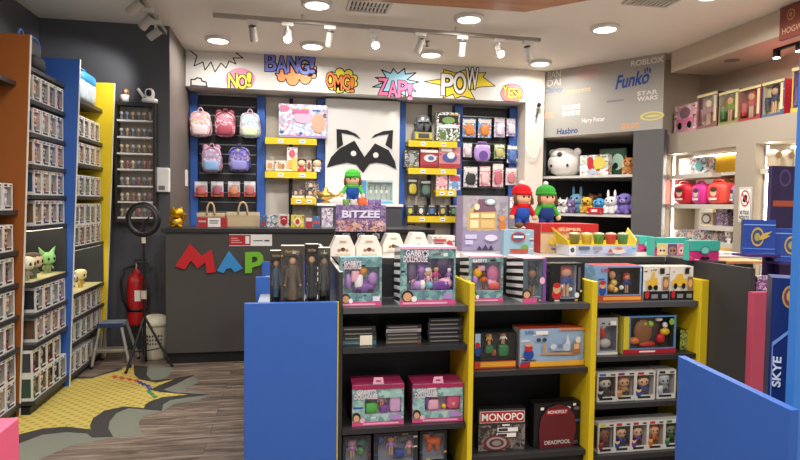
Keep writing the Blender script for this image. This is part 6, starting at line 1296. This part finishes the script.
cabbox('white and red box with yellow print, middle of the top cabinet shelf', 580, 608, 155, .1, c1, .1, art(['e8e0d8', 'd8c86a', 'c8d8e0', 'e8e8e4', 'c8504a', 'a8c0b0'], 14), [('r',.0,.2,.3,.5,mWHITE), ('e',.38,.6,.12,.3,C('c03038', .4)), ('e',.7,.6,.22,.3,C('d8c85a', .4)), ('r',.3,.05,.7,.2,C('a8b8d8', .4))])
cabbox('tall black and green framed box behind, on the top cabinet shelf', 599, 626, 148.5, .26, c1, .06, C('26302a', .4), [('r',.06,.05,.94,.95,C('33503c', .4)), ('e',.3,.6,.16,.25,C('6a8a4a', .4)), ('e',.7,.5,.22,.3,C('b8dcc8', .4)), ('e',.62,.35,.1,.12,mBLK)])
cabbox('pale folded box leaning at the right end of the top cabinet shelf', 622, 629, 160, .16, c1, .05, C('d8c8b0', .4), [('e',.5,.5,.25,.25,C('a8845a', .4))])
animal('orange-brown plush with pointed ears at the right end, top cabinet shelf', 629, .2, c1, 1.35, 'b87a44', 'd8a878', 'point')
# long row on the second shelf
ROWP = [('cream plush toy, first from the left in the long plush row', 551, .12, 1.15, 'd8bfa0', 'e8d8c0', 'round'), ('black and white plush toy, second in the long plush row', 556, .14, 1.1, '4a4648', 'e8e4e0', 'round'),
        ('white plush with dark ears, third in the long plush row', 563.5, .13, 1.15, 'e0dcd8', '5a5458', 'point'), ('violet plush toy, fourth in the long plush row', 571.5, .14, 1.1, '7a6a98', 'c8b8d8', 'point'),
        ('sky blue plush with a raised head behind the yellow one', 577, .3, 1.65, '8ab8d8', 'd8e4ec', 'long'), ('golden yellow plush with brown spots, middle of the plush row', 587.5, .1, 1.35, 'd8b04a', '8a5a2a', 'round'),
        ('bright blue plush right of the golden yellow one', 600.5, .1, 1.25, '4a98d0', '7ab8e0', 'flop'), ('dark brown plush at the back behind the blue one', 595, .34, 1.6, '5a4234', '7a5a44', 'round'),
        ('white plush with black nose between the blue and purple ones', 611.5, .1, 1.4, 'e4e2e4', 'e4e2e4', 'long'), ('large purple plush with big eyes at the right end of the row', 625.5, .14, 1.65, '7a6ab0', 'a89ad0', 'flop')]
for l_, px, bk, s, bc, fc, er in ROWP: animal(l_, px, bk, c2, s, bc, fc, er)
cabbox('flat red bow-shaped box lying before the blue plush', 588, 603, 207.5, .02, c2, .04, C('c8262c', .5), [('r',.3,.3,.7,.7,C('e8e0e0', .4))])
# below the second shelf
LOWP = [('violet-blue plush with pale face on the lower cabinet shelf', 553, .1, 1.7, '8a90c0', 'b8c0d8', 'round'), ('lime yellow plush on the lower cabinet shelf', 577, .12, 1.55, 'c8b83a', '8a9a2a', 'round'),
        ('green plush behind the tray on the lower cabinet shelf', 592, .24, 1.4, '3a6a3a', '5a8a4a', 'point'), ('white and red plush on the lower cabinet shelf', 603, .1, 1.5, 'd8d0c4', 'c84a3a', 'round'), ('coral red plush at the right of the lower cabinet shelf', 620, .1, 1.6, 'd8503a', 'e8a090', 'round')]
for l_, px, bk, s, bc, fc, er in LOWP: animal(l_, px, bk, c3, s, bc, fc, er)

# ------------------------------------------------------------------ right wall niches
mLED = C('fff3df', .4, 0, 14)
def led(y, z0, z1, label):
    e = empty('led_strip', label, 'light strip', (4.2, y, z0)); b = MB(); b.box(4.19, 4.21, y+.006, y+.024, z0, z1, C('e8e4dc', .4)); b.build('channel', e, True)
    b = MB(); b.box(4.192, 4.208, y-.002, y+.0055, z0, z1, mLED); b.build('diffuser', e, True)
    ld = bpy.data.lights.new('niche_lamp', 'AREA'); ld.shape = 'RECTANGLE'; ld.size = .03; ld.size_y = z1-z0; ld.energy = 9; ld.color = (1, .94, .84)
    lo = bpy.data.objects.new('niche_lamp', ld); COL.objects.link(lo); lo.parent = e; lo.location = (0, -.012, (z1-z0)/2); lo.rotation_euler = (R(-90), 0, 0); 
    return e
led(N1[1]-.03, NB+.02, NT-.02, 'glowing vertical light strip at the left of the first lit niche')
led(N2[1]-.03, NB+.02, NT-.02, 'glowing vertical light strip at the left of the second lit niche')
mNS = C('c8c2b6', .4)
NZ = [aX(700, 173, 4.12).z, aX(700, 204.2, 4.08).z, aX(713, 226, 4.1).z, aX(700, 241, 4.1).z]
def nshelf(y0, y1, z, label, x0=4.13, th=.045):
    b = MB(); b.box(x0, XBK-.018, y0, y1, z-th, z, mNS); tag(b.build('niche_shelf'), label, 'shelf')
nshelf(5.22, N1[1]-.002, NZ[0], 'upper pale shelf in the first lit niche', 4.15)
nshelf(N1[0]+.002, 5.218, NZ[0], 'short upper pale shelf at the right of the first lit niche', 4.25, .03)
nshelf(N1[0]+.002, N1[1]-.002, NZ[1], 'middle pale shelf under the bright cases in the first niche')
nshelf(N1[0]+.002, 5.34, NZ[2], 'short lower pale shelf in the first lit niche')
nshelf(N1[0]+.002, N1[1]-.002, NZ[3], 'lowest visible pale shelf in the first lit niche')
nshelf(N2[0]+.002, N2[1]-.002, NZ[0], 'upper pale shelf in the second lit niche', 4.15)
nshelf(N2[0]+.002, N2[1]-.002, 1.1, 'lower pale shelf in the second lit niche')
for y0, y1, l_ in ((N1[0]+.01, N1[1]-.01, 'glowing light strip along the top of the first lit niche'), (N2[0]+.01, N2[1]-.01, 'glowing light strip along the top of the second lit niche')):
    e = empty('led_strip', l_, 'light strip', (4.46, (y0+y1)/2, NT-.03)); b = MB(); b.box(4.455, 4.475, y0, y1, NT-.012, NT-.001, C('e8e4dc', .4)); b.build('channel', e, True)
    b = MB(); b.box(4.455, 4.475, y0, y1, NT-.03, NT-.0125, C('fff3df', .4, 0, 7)); b.build('diffuser', e, True)
b = MB(); y0_, y1_ = aX(736, 180, 4.49).y, aX(714, 180, 4.49).y; b.box(4.486, 4.4985, N1[0]+.004, y1_, NB+.02, NT-.01, C('e8b52a', .5)); tag(b.build('yellow_backing'), 'yellow backing panel at the right of the first lit niche', 'panel')
b = MB(); b.tube([(4.47, 5.18, 1.98), (4.43, 5.12, 1.93), (4.43, 5.05, 1.86), (4.45, 5.05, 1.80), (4.47, 5.14, 1.78)], .005, mBLK, 6); tag(b.build('cable'), 'thin black cable hanging before the yellow backing panel', 'cable')
def xbox(label, px0, px1, yt, Xf, z, d, front, L=(), fn=toybox, **k):
    a, c = aX(px0, yt, Xf), aX(px1, yt, Xf); w = a.y-c.y; h = (a.z+c.z)/2-z
    return toybox(label, w, h, d, (Xf, (a.y+c.y)/2, z+.0006), R(-90), front=front, L=L, **k)
xbox('wide white and teal toy box on the upper niche shelf', 679, 707, 158, 4.25, NZ[0], .1, art(['e0e4e4', '6a8a90', 'c8d0d0', 'd8a0a0', '4a6068'], 22), [('e',.75,.5,.12,.3,C('5aa0a0', .4)), ('r',.05,.1,.2,.2,C('2a2a2a', .4))])
def case(label, px0, px1, yt, Xf, col, c2_):
    a, c = aX(px0, yt, Xf), aX(px1, yt, Xf); w = a.y-c.y; h = (a.z+c.z)/2-NZ[1]
    e = empty('doll_case', label, 'toy case', (Xf, (a.y+c.y)/2, NZ[1]+.0006), R(-90)); m = C(col, .3)
    b = MB(); b.ball((0, .09, h*.47), (w/2, .09, h*.47), m, .55, 20, 12); b.build('shell', e)
    b = MB(); b.disc(0, h*.46, w*.3, h*.3, -.003, C(c2_, .4)); b.disc(0, h*.5, w*.16, h*.17, -.0045, C('e0c8b0', .4)); b.disc(0, h*.62, w*.18, h*.1, -.006, C('5a3a30', .4)); b.rect(-w*.2, w*.2, h*.18, h*.27, -.007, C('f4e8e8', .4)); b.build('print', e)
    b = MB(); b.tube([(w*.26*cos(t), .06, h*.9+h*.13*sin(t)) for t in [pi*i/10 for i in range(11)]], .012, m, 8); b.build('handle', e)
case('round red toy case, left on the middle niche shelf', 671, 689, 182, 4.16, 'd8283a', 'b82030')
case('magenta toy case in the middle of the bright cases', 689.5, 703.5, 182.5, 4.16, 'e03a98', 'c85aa8')
case('orange-pink toy case with a handle, right of the magenta one', 704.5, 724, 180.5, 4.16, 'f0584a', 'e04a40')
case('lilac toy case at the right end of the bright cases', 728.5, 736, 184, 4.24, 'c88ac8', '7ab0d0')
xbox('round-faced small toy box on the short lower niche shelf', 701, 713, 212.5, 4.25, NZ[2], .08, C('d8c49a', .4), [('e',.5,.5,.4,.4,C('5a5a58', .4)), ('e',.5,.5,.28,.28,C('d8d0c0', .4))])
xbox('purple small toy box on the short lower niche shelf', 716, 728, 209, 4.25, NZ[2], .08, art(['6a4a7a', '9a7aa0', 'c8b0c0', '4a3a58'], 26))
for k, (x0, x1, l_) in enumerate(((670, 684, 'first'), (684.5, 698, 'second'), (698.5, 711, 'third'), (711.5, 724, 'fourth'))):
    xbox(f'{l_} printed doll box from the left on the lowest niche shelf', x0, x1, 230, 4.2, NZ[3], .12, art(['8a8a88', 'a86a7a', 'c8c0b8', '5a5a68', '9ab0b0'], 22, seed=k), [('e',.4,.5,.14,.3,C('d8b8a0', .4))], group='doll boxes on the lowest niche shelf')
e = vinyl((4.18, aX(729, 240, 4.18).y, NZ[3]+.0006), R(-90), 'white-haired small doll at the right end of the lowest niche shelf', C('e8d8c8', .5), C('e4e0dc', .5), hair=C('e8e4e0', .5), s=.85)
# ledge goods
LX = 4.2
xbox('pink vehicle playset box at the left end of the high ledge', 675, 697, 104.5, LX, LEDZ, .18, art(['e0b8bc', 'd8a0a8', 'c89098', 'ecd4d4'], 12), [('e',.5,.55,.36,.3,C('e0a0b0', .4)), ('e',.5,.7,.24,.2,C('8a6a70', .4)), ('r',.12,.3,.88,.52,C('d87a98', .4)), ('e',.28,.28,.1,.12,mBLK), ('e',.72,.28,.1,.12,mBLK), ('r',0,0,1,.12,C('d0909c', .4))])
def doll(label, x0, x1, yt, dress, hair, bg, side, base):
    xbox(label, x0, x1, yt, LX, LEDZ, .13, C(base, .4), [('r',0,0,1,.13,C(base, .4)), ('r',.84,.2,.96,.9,C('d8c8a0', .4)), ('r',.0,.93,1,1,C('d8c890', .4))], side=C(side, .4), win=(.06,.13,.82,.92), tray=C(bg, .5), toys=[('doll',.48,.5,.24,.38,C(dress, .5),C('c89a78', .5),C(hair, .6)), ('block',.16,.4,.08,.2,C(dress, .5))], group='fashion doll boxes on the high ledge')
doll('boxed doll in dark red dress, first of the ledge doll boxes', 698, 718, 93.5, '7a2a3a', '2a1a1c', '7a4a48', '3a2a2c', '8a5a5a')
doll('boxed doll in green dress, second of the ledge doll boxes', 719.5, 739.5, 91, '3a7a3a', '4a6a2a', '6a6240', '3a2a2c', '8a8a4a')
doll('boxed doll in red, third of the ledge doll boxes', 740, 761.5, 87, 'b0302a', 'a8301c', '7a3a34', '4a2a2a', 'a03a34')
doll('boxed doll in navy with a bright red box side, fourth on the ledge', 763, 785, 81, '23284a', '1c1e30', 'c8bc98', 'b02028', '4a5a78')
doll('purple and yellow doll box cut by the right edge of the frame', 793, 812, 66, '6a3a7a', '4a2a5a', '8a6a98', '5a3a68', 'c8b03a')
# notice on the pier
a, c = aX(738, 222, 4.095), aX(752, 187, 4.095); w = a.y-c.y; h = c.z-a.z
b = MB(); b.box6(-w/2, w/2, 0, .004, 0, h, C('eeeae2', .5), C('d8d0c8', .5), C('d8d0c8', .5)); ops(b, w, h, [('r',.04,.02,.96,.98,C('3a3a3a', .5)), ('r',.07,.035,.93,.965,C('eeeae2', .5)), ('e',.5,.68,.36,.24,C('c0202a', .5)), ('e',.5,.68,.29,.195,C('eeeae2', .5)), ('p',[(.3,.6),(.38,.74),(.56,.8),(.7,.74),(.66,.62),(.5,.56)],C('1a1a1a', .5)), ('p',[(.24,.8),(.3,.84),(.76,.56),(.7,.52)],C('c0202a', .5)), ('t','NO TOCAR',.14,.22,.86,.34,C('1a1a1a', .5)), ('t','PRODUCTOS',.12,.08,.88,.19,C('1a1a1a', .5))])
o = b.build('notice_sign'); place(o, (4.0958, (a.y+c.y)/2, a.z), R(-90)); tag(o, 'white do-not-touch notice with a red prohibition circle between the lit niches', 'sign')
# maroon sign on the soffit
a, c = aX(779, 41, 3.985), aX(779, 12, 3.985); w = .75; h = CEIL-.01-a.z
b = MB(); b.box6(0, w, 0, .03, 0, h, C('7a3a30', .5), C('5a2a24', .5), C('5a2a24', .5)); sg_ = C('b8864a', .5)
b.disc(.11, h*.7, .04, .045, -.001, sg_); b.disc(.11, h*.7, .03, .034, -.002, C('7a3a30', .5)); b.disc(.11, h*.7, .015, .02, -.003, sg_); b.text('HOGWARTS', .03, .36, h*.16, h*.34, -.002, C('c8a888', .5))
o = b.build('hanging_sign'); place(o, (3.985, a.y, a.z), R(-90)); tag(o, 'maroon hanging sign with a gold crest at the upper right corner', 'sign')
# small lamps under the soffit
p = aZ(732, 60.5, 2.858); b = MB(); b.lathe([(.02, -.004), (.07, -.002), (.07, .0015), (.02, .0015)], C('8a7a68', .5), n=20); thing(b, 'ceiling_grille', 'small round beige vent under the right soffit', 'air vent', p)
p = aZ(786, 48, 2.84); e = empty('spot_bar', 'black bar with two lit spots under the right soffit', 'spotlight', p)
b = MB(); b.box(p.x-.02, p.x+.02, p.y-.5, p.y+.12, p.z, p.z+.019, mBLK); b.build('bar', e, True)
for dy in (.1, -.14):
    b = MB(); b.cyl((p.x, p.y+dy, p.z-.001), (p.x+.0, p.y+dy, p.z-.06), .03, mBLK, 14); b.cyl((p.x, p.y+dy, p.z-.061), (p.x, p.y+dy, p.z-.066), .027, C('fff6e6', .4, 0, 18), 14); b.build('spot', e, True)
    ld = bpy.data.lights.new('spot_lamp', 'SPOT'); ld.energy = 20; ld.spot_size = R(110); ld.spot_blend = .7; ld.color = (1, .92, .8); lo = bpy.data.objects.new('spot_lamp', ld); COL.objects.link(lo); lo.parent = e; lo.location = (0, dy, -.08)

# ------------------------------------------------------------------ clean up, world, view
for i, m in enumerate(MASTERS):
    if not _used[i]:
        for ch in list(m.children): bpy.data.objects.remove(ch)
        bpy.data.objects.remove(m)
wd = bpy.data.worlds.new('mall'); SC.world = wd; wd.use_nodes = True
wb = wd.node_tree.nodes['Background']; wb.inputs[0].default_value = (1, .975, .94, 1); wb.inputs[1].default_value = .75
SC.view_settings.view_transform = 'Standard'; SC.view_settings.look = 'None'; SC.view_settings.gamma = 1; SC.view_settings.use_curve_mapping = False
SC.view_settings.exposure = 0.0
